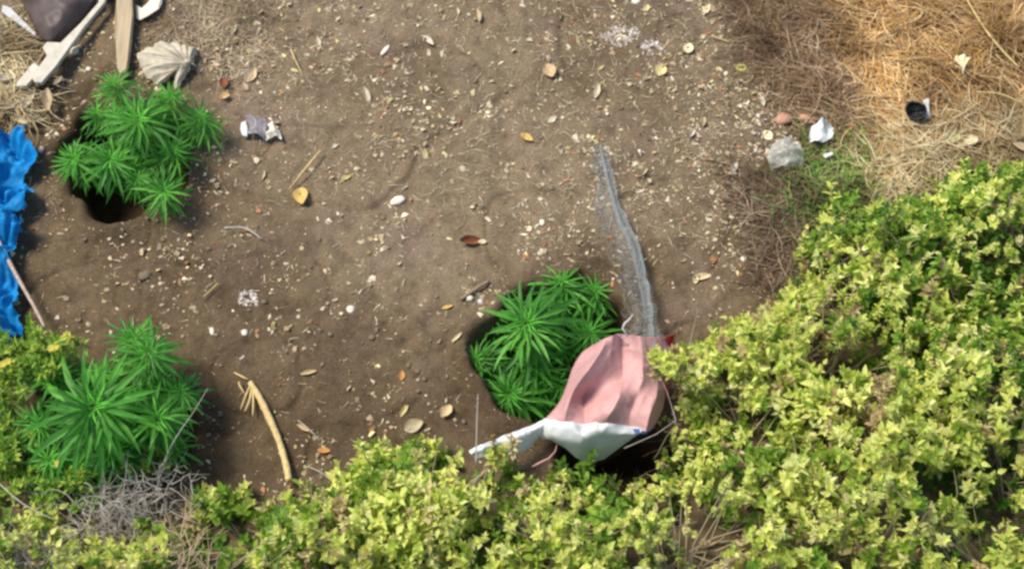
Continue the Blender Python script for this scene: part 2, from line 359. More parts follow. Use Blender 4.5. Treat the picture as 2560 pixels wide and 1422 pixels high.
mat_of_grass([(-260, 60), (70, 60), (140, 230), (90, 330), (-260, 420)], 6500, STRAW, 'straw_heap', 'heap of bleached straw by the left edge above the blue tarpaulin', lift=.07, Wr=(.0015, .004), cat='straw')
mat_of_grass([(280, -120), (700, -120), (760, 90), (620, 260), (480, 160), (330, 110)], 2600, [(.45, .34, .22), (.55, .45, .30), (.34, .25, .16)], 'root_thatch', 'thin matted roots and stalks on the soil beside the wooden stake', lift=.012, Wr=(.0007, .0016), Lr=(.03, .12), rise=(0, .15), cat='roots')
mat_of_grass([(700, -60), (1900, -60), (1900, 650), (1300, 640), (700, 500)], 1500, PALE, 'loose_straw', 'single loose straws lying scattered on the open soil', patch=False, lift=.003, Wr=(.0007, .0013), Lr=(.02, .07), rise=(0, .08), cat='straw')
mat_of_grass([(1400, 1110), (1560, 1110), (1700, 1060), (1740, 1130), (1700, 1240), (1560, 1280), (1420, 1240)], 900, [(.20, .13, .08), (.30, .22, .13), (.12, .08, .05), (.40, .34, .18)], 'hollow_stems', 'brown dead stems lining the dark hollow beneath the sack', Wr=(.001, .0022), lift=.03, feather=.05)
GR = [(.10, .22, .03), (.16, .30, .05), (.24, .36, .07), (.09, .17, .04)]
mat_of_grass([(1990, 300), (2200, 260), (2380, 400), (2280, 560), (2080, 640), (1880, 600), (1930, 430)], 4200, GR+[(.30, .34, .10), (.40, .34, .15), (.24, .18, .09), (.20, .26, .08)], 'green_grass', 'fresh green grass tuft between the clear plastic and the shrubs', (.05, .17), (.0015, .004), (.3, 1.2), .05, mat=m_grass, cat='grass', feather=.32)
mat_of_grass([(1960, -80), (2080, -80), (2070, 70), (2000, 80)], 700, GR[:2]+GR[3:], 'green_grass', 'small dark green grass tuft at the top edge among brown weeds', (.05, .14), (.0015, .003), (.4, 1.3), .02, mat=m_grass, cat='grass')
mat_of_grass([(2520, 0), (2700, -20), (2700, 130), (2540, 120)], 700, GR, 'green_grass', 'green grass tuft at the upper right corner beside dry grass', (.05, .14), (.0015, .003), (.4, 1.3), .05, mat=m_grass, cat='grass')

# ---------------------------------------------------------------- leaves and sprigs for the shrubs
def leaf_soup(L, W, fold=.35, droop=.3):
    f = [0, .3, .65, 1]; wd = [.0, 1, .75, 0]; V = []; F = []
    for a, ww in zip(f, wd):
        z = -droop*L*a*a
        if ww == 0: V.append((L*a, 0, z))
        else: V += [(L*a, W*ww/2, z+fold*W*ww/2), (L*a, 0, z), (L*a, -W*ww/2, z+fold*W*ww/2)]
    F = [(0, 2, 1), (0, 3, 2), (1, 2, 5, 4), (2, 3, 6, 5), (4, 5, 7), (5, 6, 7)]
    return np.array(V), F
def sprig_mesh(name, mat, mstem, H=.10, nl=15, L=(.018, .046), asp=.42, seed=0, topw=.6, spread=(.15, 1.1)):
    r = np.random.default_rng(seed); ac = Acc(); bx, by = r.normal(0, .15, 2)
    pts = [(bx*H*t*t, by*H*t*t, H*t) for t in (0, .5, 1)]; v, f = tube(pts, [.0022, .0018, .001], 4); ac.add(v, f, (.75, .75, .7)); nstem = len(f)
    for i in range(nl):
        t = .25+.75*i/(nl-1); az = i*2.4+r.normal(0, .3); l = r.uniform(*L)*(1-.35*t*topw); el = spread[0]+(spread[1]-spread[0])*t+r.normal(0, .25)
        v, f = leaf_soup(l, l*asp*r.uniform(.8, 1.25), r.uniform(.1, .5), r.uniform(0, .5))
        M = Matrix.Rotation(az, 3, 'Z') @ Matrix.Rotation(-el, 3, 'Y') @ Matrix.Rotation(r.normal(0, .35), 3, 'X'); v = v @ np.array(M).T
        v += np.array([bx*H*t*t, by*H*t*t, H*t]); k = r.uniform(.78, 1.12); ac.add(v, f, (k*r.uniform(.92, 1.06), k, k*r.uniform(.8, 1.2)))
    V, F, cc = ac.arr(); fm = [1]*nstem+[0]*(len(F)-nstem)
    return (V, F, cc, fm, mesh(name, V, F, [mat, mstem], col=cc, fm=fm, smooth=False))
SPR = [sprig_mesh('sprig', m_chart, m_stem, H=rng.uniform(.06, .12), nl=int(rng.integers(11, 20)), seed=s, asp=rng.uniform(.34, .62)) for s in range(14)]
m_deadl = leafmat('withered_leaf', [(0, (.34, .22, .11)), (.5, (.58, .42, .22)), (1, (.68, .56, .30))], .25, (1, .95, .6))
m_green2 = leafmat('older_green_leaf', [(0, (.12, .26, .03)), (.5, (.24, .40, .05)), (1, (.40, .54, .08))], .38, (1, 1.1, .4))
SPR_D = [sprig_mesh('sprig', m_deadl, m_stem, H=.08, nl=12, L=(.014, .038), seed=90+s, asp=.5) for s in range(3)]
SPR_G = [sprig_mesh('sprig', m_green2, m_stem, H=.09, nl=14, L=(.018, .050), seed=95+s, asp=.5) for s in range(4)]
SPR_R = [sprig_mesh('sprig', m_chart, m_stem, H=.08, nl=16, L=(.012, .026), asp=.85, seed=40+s) for s in range(4)]

BUSH = [(2760, 400), (2560, 410), (2430, 395), (2330, 440), (2250, 500), (2160, 490), (2095, 470), (2050, 540), (1995, 590), (2000, 680), (1940, 720), (1870, 770), (1790, 800), (1750, 830), (1712, 880), (1700, 925), (1712, 975), (1740, 1040), (1725, 1120), (1650, 1180), (1590, 1235), (1500, 1240), (1425, 1205), (1370, 1170), (1270, 1115), (1170, 1140), (1090, 1085), (980, 1090), (890, 1105), (860, 1150), (740, 1185), (640, 1225), (560, 1165), (500, 1185), (440, 1290), (330, 1345), (190, 1345), (120, 1270), (60, 1215), (-160, 1190), (-160, 1560), (2760, 1560)]
BP = wpoly(BUSH, .13)
# shrub seeds: photo position and the label that singles it out
SH = [(2150, 640, 'yellow-green leafy shrub rising to a pointed tip between brown weeds and dry grass'),
 (2450, 560, 'green shrub under the dry grass at the right edge, its leaves darker and smaller'),
 (1800, 900, 'shrub whose bright sprig reaches left over the pink sack'),
 (2050, 880, 'bright chartreuse shrub beside the bare soil, right of the pink sack and its sprig'),
 (2400, 830, 'dense shrub at the right edge midway down, between dark gaps'),
 (1860, 1130, 'chartreuse shrub directly right of the dark hollow beneath the sack'),
 (2150, 1110, 'full chartreuse shrub in the middle of the right-hand thicket'),
 (2450, 1110, 'shrub at the right edge above the lower right corner'),
 (2420, 1350, 'shrub filling the lower right corner of the view'),
 (2100, 1350, 'shrub at the bottom edge left of the lower right corner'),
 (1760, 1350, 'greener shrub at the bottom edge below the dark hollow'),
 (1400, 1320, 'shrub at the bottom edge below the white end of the sack'),
 (1120, 1190, 'pale shrub in front of the white sack flap and the planting pit'),
 (1080, 1370, 'shrub at the bottom edge left of the middle'),
 (850, 1260, 'yellow-green shrub at the foot of the long straw stalk'),
 (560, 1250, 'shrub beside the grey twig tangle on its right'),
 (560, 1390, 'shrub at the bottom edge with brown dead leaves among the green'),
 (180, 1390, 'low shrub at the bottom edge under the grey twig tangle'),
 (0, 1300, 'low shrub in the lower left corner')]
seeds = np.array([G(a, b, .25)[:2] for a, b, _ in SH])
def canopy(x, y):
    d = edist(BP, x, y); return (.08+.30*sstep(0, .30, d)+.40*(fbm(x, y, .34, 6, 4)-.45))*np.clip(.45+d/.18, 0, 1)
area = abs(sum(BP[i-1, 0]*BP[i, 1]-BP[i, 0]*BP[i-1, 1] for i in range(len(BP))))/2
x, y = scatter(BP, int(area*1750)); top = canopy(x, y); n = len(x)
dep = rng.random(n)**1.4; z = np.maximum(hgt(x, y), -.05)+.0+top*(1-.85*dep)
gap = vn(x, y, .17, 7)*.65+vn(x, y, .07, 3)*.35; keep = (gap > .37) | (dep > .75); keep &= inside(BP, x, y)
for (px, py, rr) in ((2170, 935, 34), (2100, 730, 22), (2270, 600, 20), (2480, 965, 30), (1975, 1320, 24), (2330, 1230, 26), (2110, 1385, 26), (1190, 1330, 26), (1210, 1385, 20), (2390, 1390, 24), (1720, 960, 24), (1700, 1080, 30)):
    c = G(px, py, .26); keep &= ~((np.hypot(x-c[0], y-c[1]) < rr*PX*1.25*(.7+.6*rng.random(n))) & (dep < .93))
x, y, z, top, dep = x[keep], y[keep], z[keep], top[keep], dep[keep]; n = len(x)
# sprig that reaches over the sack
ex = np.array([G(1610+rng.uniform(0, 160), 905+rng.normal(0, 22), .36) for _ in range(26)]); x = np.append(x, ex[:, 0]); y = np.append(y, ex[:, 1]); z = np.append(z, ex[:, 2]); dep = np.append(dep, np.zeros(26)); top = np.append(top, np.full(26, .4))
ex = np.array([G(2095+rng.normal(0, 12+.16*k), 492+k, .33) for k in np.linspace(0, 110, 20)]); x = np.append(x, ex[:, 0]); y = np.append(y, ex[:, 1]); z = np.append(z, ex[:, 2]); dep = np.append(dep, np.zeros(20)); top = np.append(top, np.full(20, .4)); n = len(x)
ex = np.array([G(1255+rng.normal(0, 40), 1125+rng.normal(0, 16), rng.uniform(.12, .22)) for _ in range(6)]); x = np.append(x, ex[:, 0]); y = np.append(y, ex[:, 1]); z = np.append(z, ex[:, 2]); dep = np.append(dep, np.zeros(6)); top = np.append(top, np.full(6, .25)); n = len(x)
hq = np.array([G(px_+rng.normal(0, 20), py_+rng.normal(0, 14), rng.uniform(-.12, .10)) for px_, py_ in ((1470, 1215), (1520, 1230), (1600, 1215), (1660, 1160), (1700, 1090), (1440, 1190), (1690, 1040)) for _ in range(9)]); x = np.append(x, hq[:, 0]); y = np.append(y, hq[:, 1]); z = np.append(z, hq[:, 2]); dep = np.append(dep, np.full(len(hq), .3)); top = np.append(top, np.full(len(hq), .2)); n = len(x)
own = np.argmin((x[:, None]-seeds[None, :, 0])**2+(y[:, None]-seeds[None, :, 1])**2+.03*rng.random((n, 1)), 1)
for si, (sx, sy, lab) in enumerate(SH):
    idx = np.where(own == si)[0]
    if not len(idx): continue
    bx, by = x[idx].mean(), y[idx].mean(); root = Vector((bx, by, float(hgt(bx, by))-.01))
    T = thing('shrub', lab, 'shrub', root, 'yellow-green shrubs edging the soil')
    inview = np.argsort(-(z[idx]-.6*top[idx])); idx = idx[inview]; rest = Acc(); rfm = []
    for j, i in enumerate(idx):
        rnd = vn(x[i], y[i], .35, 2)
        S = SPR_R[j % 4] if rnd > .66 else SPR[(i*7+j) % 14]
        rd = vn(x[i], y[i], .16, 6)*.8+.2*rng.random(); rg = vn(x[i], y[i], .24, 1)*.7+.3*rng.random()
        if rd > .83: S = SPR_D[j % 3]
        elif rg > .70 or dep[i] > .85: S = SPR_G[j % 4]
        out_ = np.array([x[i]-bx, y[i]-by]); tl = min(.9, .25+.9*np.hypot(*out_)) if dep[i] < .5 else 1.0
        d = Vector((out_[0]*.9+rng.normal(0, .38)*tl, out_[1]*.9+rng.normal(0, .38)*tl, 1)).normalized()
        qn = d.to_track_quat('Z', 'Y') @ Quaternion((0, 0, 1), rng.uniform(0, 6.28)); s = rng.uniform(.65, 1.25)*(.85 if rnd < .3 else 1)
        p = Vector((x[i], y[i], z[i]))-d*.05
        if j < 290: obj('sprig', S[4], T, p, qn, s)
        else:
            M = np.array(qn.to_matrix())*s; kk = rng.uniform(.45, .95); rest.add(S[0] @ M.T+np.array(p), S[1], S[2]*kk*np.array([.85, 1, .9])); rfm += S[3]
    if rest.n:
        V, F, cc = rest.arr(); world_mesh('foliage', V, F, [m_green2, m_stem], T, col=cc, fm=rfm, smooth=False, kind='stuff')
    ac = Acc(); sub = idx[::3][:90]; roots = [root+Vector((rng.normal(0, .07), rng.normal(0, .07), 0)) for _ in range(7)]
    for i in sub:
        a = roots[int(rng.integers(0, 7))]; b = Vector((x[i], y[i], z[i]-.03)); m_ = a.lerp(b, .55)+Vector((rng.normal(0, .02), rng.normal(0, .02), -.05*abs(rng.normal())))
        v, f = tube([a, m_, b], [.0045, .003, .0018], 5, False); ac.add(v, f)
    for i in idx[:8]:
        a = Vector((x[i], y[i], z[i]-.08)); d = Vector((rng.normal(0, .5), rng.normal(0, .5), 1)).normalized()*rng.uniform(.10, .22)
        v, f = tube([a, a+d*.5, a+d+Vector((rng.normal(0, .02), rng.normal(0, .02), -.01))], [.0022, .0018, .001], 4, False); ac.add(v, f)
    V, F, cc = ac.arr(); world_mesh('branches', V, F, m_bark, T)

# ---------------------------------------------------------------- palmate-leaved plants in their pits
def palmate(name, nleaf=7, L=.11, seed=0, k=1.0, mat=None):
    r = np.random.default_rng(seed); ac = Acc(); pet = .022
    v, f = tube([(0, 0, 0), (pet*.5, 0, .003), (pet, 0, .003)], .0011, 4, False); ac.add(v, f, (k*1.2, k*1.1, k))
    for i in range(nleaf):
        u = (i-(nleaf-1)/2)/((nleaf-1)/2); a = u*1.9+r.normal(0, .06); l = L*(1-.55*abs(u)**1.6)*r.uniform(.9, 1.08); wd = l*.116
        prof = [(0, .12), (.22, .62), (.5, 1), (.78, .62), (1, 0)]; V = []; F = []; dr = r.uniform(.10, .38)
        for (s, ww) in prof:
            zz = .05*l*math.sin(s*3)-dr*l*s*s
            if ww: V += [(s*l, wd*ww/2, zz+wd*ww*.22), (s*l, 0, zz), (s*l, -wd*ww/2, zz+wd*ww*.22)]
            else: V.append((s*l, 0, zz))
        for j in range(3):
            b = j*3; F += [(b, b+1, b+4, b+3), (b+1, b+2, b+5, b+4)]
        F += [(9, 10, 12), (10, 11, 12)]
        V = np.array(V) @ np.array(Matrix.Rotation(a, 3, 'Z')).T; V[:, 0] += pet; V[:, 2] += .003
        kk = k*r.uniform(.85, 1.12); c = np.array([(kk, kk, kk)]*len(V)); c[1::3] *= 1.18
        ac.add(V, F, c)
    V, F, cc = ac.arr(); return mesh(name, V, F, mat or m_hemp, col=cc, smooth=False)
PL = [palmate('leaf', 7 if s % 2 else 9, .118, s, .95) for s in range(6)]; PY = [palmate('leaf', 5, .075, 20+s, 1.7) for s in range(3)]
def hemp(label, base, tops, seed, stretch=1.0):
    r = np.random.default_rng(seed); bx, by, bz = base; T = thing('palmate_plant', label, 'plant', base, 'green palmate-leaved plants')
    st = Acc(); hub = Vector((bx, by, bz+.12))
    v, f = tube([(bx, by, bz-.02), (bx+.005, by, bz+.06), hub], [.010, .009, .008], 7); st.add(v, f)
    mx_ = sum(q[0] for q in tops)/len(tops); my_ = sum(q[1] for q in tops)/len(tops)
    fill = []
    for k in range(max(3, 16-len(tops))):
        q1, q2 = tops[k % len(tops)], tops[(k*3+2) % len(tops)]; fill.append(((q1[0]+q2[0])/2+r.normal(0, 12), (q1[1]+q2[1])/2+r.normal(0, 12), 62, min(q1[3], q2[3])-.01))
    for (px, py, rad, zt) in list(tops)+fill[:max(0, 16-len(tops))]:
        c = Vector(G(px, py, zt)); Lr = rad*PX*.93*(CP[2]-zt)/CP[2]
        out_ = Vector((c.x-bx, c.y-by, 0)); ax = Vector((out_.x*.8, out_.y*.8-.10, .75)).normalized()
        mid = hub.lerp(c, .5)+Vector((out_.x*.12, out_.y*.12, -.03)); v, f = tube([hub, mid, c], [.006, .0045, .003], 6); st.add(v, f)
        aq = ax.to_track_quat('Z', 'Y'); n = 15
        for i in range(n+3):
            if i < n:
                t = i/(n-1); el = .85-1.0*t+r.normal(0, .10); dn = .004+.075*t*t; s = Lr/.128*(.55+.5*t)*r.uniform(.72, 1.15)
            else: t = 1.2; el = -.35+r.normal(0, .2); dn = .09+.10*r.random(); s = Lr/.135*r.uniform(.7, 1.0)
            me = PY[i % 3] if i < 4 else PL[int(r.integers(0, 6))]
            qn = aq @ Quaternion((0, 0, 1), i*2.4+r.normal(0, .2)) @ Quaternion((0, 1, 0), -el) @ Quaternion((1, 0, 0), r.normal(0, .3))
            obj('leaf', me, T, c-ax*dn, qn, s)
    V, F, cc = st.arr(); world_mesh('stem', V, F, m_stem, T)
def pb(i): return (PITS[i][0], PITS[i][1]-.02, -PITS[i][4]+.01)
hemp('bushy green palmate-leaved plant in the pit beside the pale crumpled cloth', pb(0),
     [(345, 300, 135, 0.26), (285, 210, 98, 0.20), (425, 245, 90, 0.20), (503, 292, 88, 0.15), (183, 398, 98, 0.15), (275, 400, 105, 0.19), (430, 375, 85, 0.16), (408, 478, 100, 0.15), (240, 280, 70, 0.15), (330, 420, 85, 0.10)], 1)
hemp('dark green palmate-leaved plant sunk in the pit next to the pink sack', pb(1),
     [(1318, 810, 150, 0.12), (1405, 705, 105, 0.04), (1487, 725, 95, 0.02), (1250, 755, 90, 0.00), (1190, 900, 95, -0.02), (1272, 985, 105, -0.04), (1475, 830, 95, -0.01), (1340, 920, 100, -0.08), (1210, 830, 85, -0.08), (1400, 880, 105, -0.10), (1300, 715, 85, -0.04), (1170, 950, 80, -0.06), (1220, 790, 90, -0.02), (1395, 960, 100, -0.12), (1340, 1010, 80, -0.14)], 2)
hemp('largest green palmate-leaved plant, with long spread leaves, in the lower left', pb(2),
     [(235, 1020, 185, .40), (372, 880, 125, .33), (395, 1045, 125, .30), (330, 845, 95, .28), (450, 975, 95, .20), (125, 1150, 100, .14), (140, 940, 120, .26), (430, 1110, 90, .12), (280, 1125, 120, .18), (95, 1060, 95, .18), (185, 1170, 100, .10)], 3)

# yellow-green weeds at the left edge
WS = [sprig_mesh('sprig', m_weed, m_stem, H=.11, nl=17, L=(.02, .05), asp=.36, seed=70+s) for s in range(4)]
m_petal = plain('yellow_petal', (.68, .58, .10), .6, .2, .3)
def weed(label, pts, z, flowers=(), n=14, sp=16):
    b = G(*pts[0], 0); T = thing('weed', label, 'weed', (b[0], b[1], float(hgt(b[0], b[1]))))
    st = Acc()
    for (px, py) in pts:
        for k in range(n):
            c = Vector(G(px+rng.normal(0, sp), py+rng.normal(0, sp), z*rng.uniform(.45, 1)))
            d = Vector((rng.normal(0, .4), rng.normal(0, .4), 1)).normalized()
            obj('sprig', WS[k % 4][4], T, c-d*.06, d.to_track_quat('Z', 'Y') @ Quaternion((0, 0, 1), rng.uniform(0, 6)), rng.uniform(.6, 1.1))
            if k % 3 == 0:
                v, f = tube([T.location, T.location.lerp(c, .5)+Vector((0, 0, .02)), c], .003, 5); st.add(v, f)
    V, F, cc = st.arr(); world_mesh('stem', V, F, m_stem, T)
    for (px, py) in flowers:
        c = G(px, py, z+.02); fa = Acc()
        for k in range(7):
            v, f = leaf_soup(.017, .009, .1, .2); v = v @ np.array(Matrix.Rotation(k*.9, 3, 'Z') @ Matrix.Rotation(-.4, 3, 'Y')).T; fa.add(v+np.array([0, 0, .003]), f)
        V, F, cc = fa.arr(); obj('flower', mesh('flower', V, F, m_petal), T, c)
weed('yellow-green weed with small yellow flowers below the blue tarpaulin', [(95, 860), (60, 890), (150, 885), (30, 940), (100, 920), (10, 880)], .34, [(168, 838), (178, 850), (160, 846), (140, 868), (128, 872), (20, 905), (8, 912)], 18, 26)
weed('light green weed hugging the left edge below the flowering weed', [(0, 1000), (-20, 1060), (10, 1110)], .2, (), 12, 24)
weed('low green weed between the big palmate plant and the lower left corner shrub', [(60, 1200), (130, 1230), (200, 1210), (20, 1180), (40, 1120), (60, 1050)], .14, [(145, 1160)], 12, 26)
weed('olive weed growing at the foot of the big palmate plant by the grey twigs', [(330, 1130), (400, 1150), (350, 1170)], .12, (), 9, 22)

# ---------------------------------------------------------------- cloths: a control grid of (px, py, z) made dense and creased
def cr(P, n):
    P = np.asarray(P, float); m = len(P); u = np.linspace(0, m-1-1e-9, n); i = u.astype(int); f = (u-i)[:, None]
    sh = [-1]+[1]*(P.ndim-1); f = (u-i).reshape([-1]+[1]*(P.ndim-1))
    a = P[np.maximum(i-1, 0)]; b = P[i]; c = P[i+1]; d = P[np.minimum(i+2, m-1)]
    s = .5; return b+f*(s*(c-a))+f*f*(a*2*s-b*(3-s)+c*(3-2*s)-d*s)+f**3*(-a*s+b*(2-s)-c*(2-s)+d*s) if False else b+f*(c-b)*(1)+f*(1-f)*((1-f)*((c-a)/2-(c-b))-f*((d-b)/2-(c-b)))
def lin(P, n):
    P = np.asarray(P, float); u = np.linspace(0, len(P)-1-1e-9, n); i = u.astype(int); f = (u-i).reshape([-1]+[1]*(P.ndim-1)); f = f*.8+.2*f*f*(3-2*f); return P[i]*(1-f)+P[i+1]*f
def sheet(rows, nu=40, nv=40, crease=.006, s=.05, seed=1, thick=.0015, cu=cr):
    W = np.array([[G(*p) for p in r] for r in rows]); W = cr(W, nv); W = np.swapaxes(cu(np.swapaxes(W, 0, 1), nu), 0, 1)
    X, Y = W[..., 0], W[..., 1]; r1 = (1-np.abs(2*vn(X+.4*Y, Y-.3*X, s*1.3, seed)-1))**1.6+.6*(1-np.abs(2*vn(X-.5*Y, Y+.4*X, s*.55, seed+2)-1))**1.6-.7; W[..., 2] += crease*r1*1.6
    V = W.reshape(-1, 3); F = [(j*nu+i, j*nu+i+1, (j+1)*nu+i+1, (j+1)*nu+i) for j in range(nv-1) for i in range(nu-1)]
    n = len(V); V2 = V-np.array([0, 0, thick]); F2 = [tuple(n+k for k in f[::-1]) for f in F]
    b = [i for i in range(nu)]+[j*nu+nu-1 for j in range(1, nv)]+[(nv-1)*nu+i for i in range(nu-2, -1, -1)]+[j*nu for j in range(nv-2, 0, -1)]
    F3 = [(b[k], n+b[k], n+b[(k+1) % len(b)], b[(k+1) % len(b)]) for k in range(len(b))]
    return np.concatenate([V, V2]), F+F2+F3
b = G(1540, 1000); T = thing('plastic_sack', 'crumpled pink and white plastic sack lying against the shrubs by the middle pit', 'sack', (b[0], b[1], 0))
pinkrows = [
 [(1480, 862, .16), (1512, 845, .28), (1532, 838, .29), (1552, 834, .25), (1600, 840, .27), (1650, 846, .22), (1684, 838, .16)],
 [(1452, 885, .14), (1508, 866, .30), (1530, 862, .27), (1554, 862, .22), (1605, 872, .25), (1655, 876, .19), (1678, 872, .13)],
 [(1432, 920, .12), (1482, 908, .30), (1515, 905, .26), (1556, 900, .20), (1606, 910, .22), (1650, 915, .16), (1668, 915, .12)],
 [(1415, 965, .10), (1450, 950, .28), (1490, 950, .23), (1556, 945, .19), (1605, 955, .21), (1645, 955, .15), (1662, 955, .10)],
 [(1400, 1002, .10), (1430, 985, .22), (1462, 990, .14), (1548, 990, .26), (1590, 995, .20), (1640, 995, .19), (1662, 995, .09)],
 [(1378, 1030, .11), (1415, 1028, .20), (1462, 1030, .15), (1528, 1030, .25), (1575, 1035, .19), (1625, 1035, .20), (1652, 1035, .09)],
 [(1362, 1048, .12), (1410, 1055, .17), (1462, 1060, .16), (1510, 1058, .18), (1575, 1068, .16), (1615, 1078, .17), (1632, 1072, .10)]]
V, F = sheet(pinkrows, 97, 97, .0065, .07, 2, cu=lin); world_mesh('pink_panel', V, F, m_pink, T)
V, F = sheet([[(1684, 836, .19), (1690, 830, .16)], [(1678, 872, .17), (1684, 870, .12)], [(1668, 915, .15), (1676, 915, .10)], [(1662, 955, .12), (1674, 960, .07)], [(1662, 995, .10), (1670, 1000, .05)]], 6, 30, .002); world_mesh('side_panel', V, F, m_red, T, ).__setitem__('label', 'red printed side strip')
V, F = sheet([[(1640, 847, .232), (1686, 835, .168)], [(1660, 874, .190), (1680, 871, .140)]], 8, 8, .001); world_mesh('corner_print', V, F, m_red, T)
whiterows = [
 [(1360, 1047, .122), (1410, 1054, .172), (1462, 1059, .162), (1510, 1057, .182), (1575, 1067, .162), (1610, 1074, .165)],
 [(1352, 1062, .12), (1400, 1072, .165), (1455, 1078, .155), (1510, 1078, .165), (1560, 1084, .15), (1600, 1083, .155)],
 [(1346, 1078, .10), (1395, 1094, .13), (1450, 1102, .13), (1495, 1100, .11), (1540, 1094, .12), (1590, 1089, .13)],
 [(1348, 1088, .09), (1400, 1108, .09), (1445, 1124, .07), (1488, 1128, .04), (1530, 1112, .07), (1580, 1095, .11)],
 [(1352, 1092, .07), (1408, 1116, .06), (1448, 1148, .0), (1486, 1160, -.05), (1524, 1136, .0), (1574, 1101, .08)]]
V, F = sheet(whiterows, 70, 50, .009, .06, 3); world_mesh('white_panel', V, F, m_white, T)
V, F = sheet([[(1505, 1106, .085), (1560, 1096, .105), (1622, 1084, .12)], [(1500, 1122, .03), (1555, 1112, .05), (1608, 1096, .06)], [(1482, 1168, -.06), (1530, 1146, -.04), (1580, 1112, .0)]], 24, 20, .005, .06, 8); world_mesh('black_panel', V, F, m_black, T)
flap = [[(1366, 1044, 0.125), (1330, 1062, 0.139), (1280, 1082, 0.145), (1225, 1102, 0.164), (1172, 1124, 0.182)],
        [(1362, 1060, 0.137), (1328, 1078, 0.150), (1280, 1098, 0.165), (1228, 1112, 0.178), (1176, 1132, 0.185)],
        [(1352, 1082, 0.107), (1325, 1102, 0.112), (1282, 1122, 0.134), (1232, 1128, 0.151), (1182, 1140, 0.167)],
        [(1346, 1098, 0.061), (1322, 1122, 0.073), (1285, 1136, 0.103), (1236, 1140, 0.128), (1188, 1146, 0.154)]]
V, F = sheet(flap, 60, 30, .009, .05, 4); world_mesh('white_flap', V, F, m_white, T)
V, F = sheet([[(1582, 1071, .175), (1628, 1074, .16)], [(1588, 1084, .165), (1614, 1084, .15)]], 10, 6, .002); world_mesh('blue_print', V, F, m_bluep, T)
ac = Acc(); v, f = tube([G(1392, 1112, .1), G(1388, 1128, .11), G(1372, 1145, .12), G(1345, 1158, .12), G(1330, 1166, .11)], [.002, .0025, .003, .004, .002], 5); ac.add(v, f)
V, F, cc = ac.arr(); world_mesh('tie_string', V, F, m_pink, T)
v, f = tube([G(1570, 840, .31), G(1556, 820, .33), G(1562, 808, .34), G(1572, 800, .34), G(1582, 786, .35)], [.0035, .003, .004, .004, .002], 6); o = world_mesh('curled_strip', v, f, m_film); tag(o, 'small white curl of plastic at the top of the pink sack', 'scrap')
v, f = tube([G(1545, 835, .32), G(1600, 880, .31), G(1640, 920, .27), G(1668, 980, .2), G(1690, 1050, .2), G(1640, 1085, .17), G(1560, 1120, .16)], .0014, 5); o = world_mesh('bare_twig', v, f, m_grey); tag(o, 'thin bare twig curving over the pink sack', 'twig')

# net strip
cl = np.array([G(*p) for p in [(1497, 362, .03), (1508, 410, .04), (1525, 470, .04), (1548, 540, .05), (1583, 610, .05), (1606, 690, .06), (1620, 770, .10), (1622, 815, .20), (1624, 850, .285)]])
NU, NV = 70, 260; cl = cr(cl, NV); vv = np.linspace(0, 1, NV); u = np.linspace(-1, 1, NU)
wl = np.interp(vv, [0, .1, .25, .4, .55, .7, .82, .92, 1], [.015, .04, .07, .095, .085, .06, .08, .12, .15]); wr = np.interp(vv, [0, .1, .25, .4, .55, .7, .82, .92, 1], [.025, .030, .022, .026, .024, .028, .030, .060, .10])
Ug, Vg = np.meshgrid(u, vv); fold = Ug*.92+.22*np.sin(Ug*7+Vg*5+3*vn(Ug, Vg*4, .8, 3))+.12*(fbm(Ug, Vg*9, .3, 1)-.5)
tn = np.gradient(cl, axis=0); tn /= np.linalg.norm(tn, axis=1)[:, None]; sd = np.stack([-tn[:, 1], tn[:, 0]], 1)
wd_ = np.where(fold < 0, wl[:, None]*(.6+.8*vn(Vg, 0*Vg, .045, 3)+.25*vn(Vg, 0*Vg, .012, 5)), wr[:, None]*(.7+.5*vn(Vg, 0*Vg, .035, 6)+.3*vn(Vg, 0*Vg, .012, 2)))
NX = cl[:, 0][:, None]+sd[:, 0][:, None]*fold*wd_; NY = cl[:, 1][:, None]+sd[:, 1][:, None]*fold*wd_
NZ = cl[:, 2][:, None]*.8+.016*np.cos(Ug*7+Vg*5)+.016*vn(Ug, Vg*8, .3, 2)-.01; NZ = np.maximum(NZ, hgt(NX, NY)+.006+.01*vn(Ug, Vg*8, .2, 5))
NP = np.stack([NX, NY, NZ], -1); b = NP.reshape(-1, 3).mean(0); T = thing('netting', 'long bunched strip of grey see-through netting running down to the pink sack', 'netting', (b[0], b[1], 0))
m_gauze, t, out = newmat('net_gauze'); p = principled(t, out, (.33, .37, .38), .6, .3); tr = N(t, 'ShaderNodeBsdfTransparent'); mx = N(t, 'ShaderNodeMixShader')
gn = noise(t, 60, 6, .75); gr = ramp(t, gn.outputs[0], [(.38, (.80, .80, .80)), (.62, (.42, .42, .42))]); at = N(t, 'ShaderNodeAttribute', attribute_name='Col'); t.links.new(mul(t, gr.outputs[0], at.outputs[0], 1.0, 'SCREEN'), mx.inputs[0]); t.links.new(p.outputs[0], mx.inputs[1]); t.links.new(tr.outputs[0], mx.inputs[2]); t.links.new(mx.outputs[0], out.inputs[0])
world_mesh('gauze', NP.reshape(-1, 3), [(j*NU+i, j*NU+i+1, (j+1)*NU+i+1, (j+1)*NU+i) for j in range(NV-1) for i in range(NU-1)], m_gauze, T, col=np.repeat(np.clip(.16+.56*sstep(.15, -.25, fold)*(1-.45*sstep(.75, 1, Vg))+.55*sstep(.55, 1.05, np.abs(fold))+.6*sstep(.10, 0, Vg)+.35*(fbm(Ug*.06, Vg, .05, 4, 3)-.5), 0, .97).ravel()[:, None], 3, 1))
V = []; F = []; tw = .0006
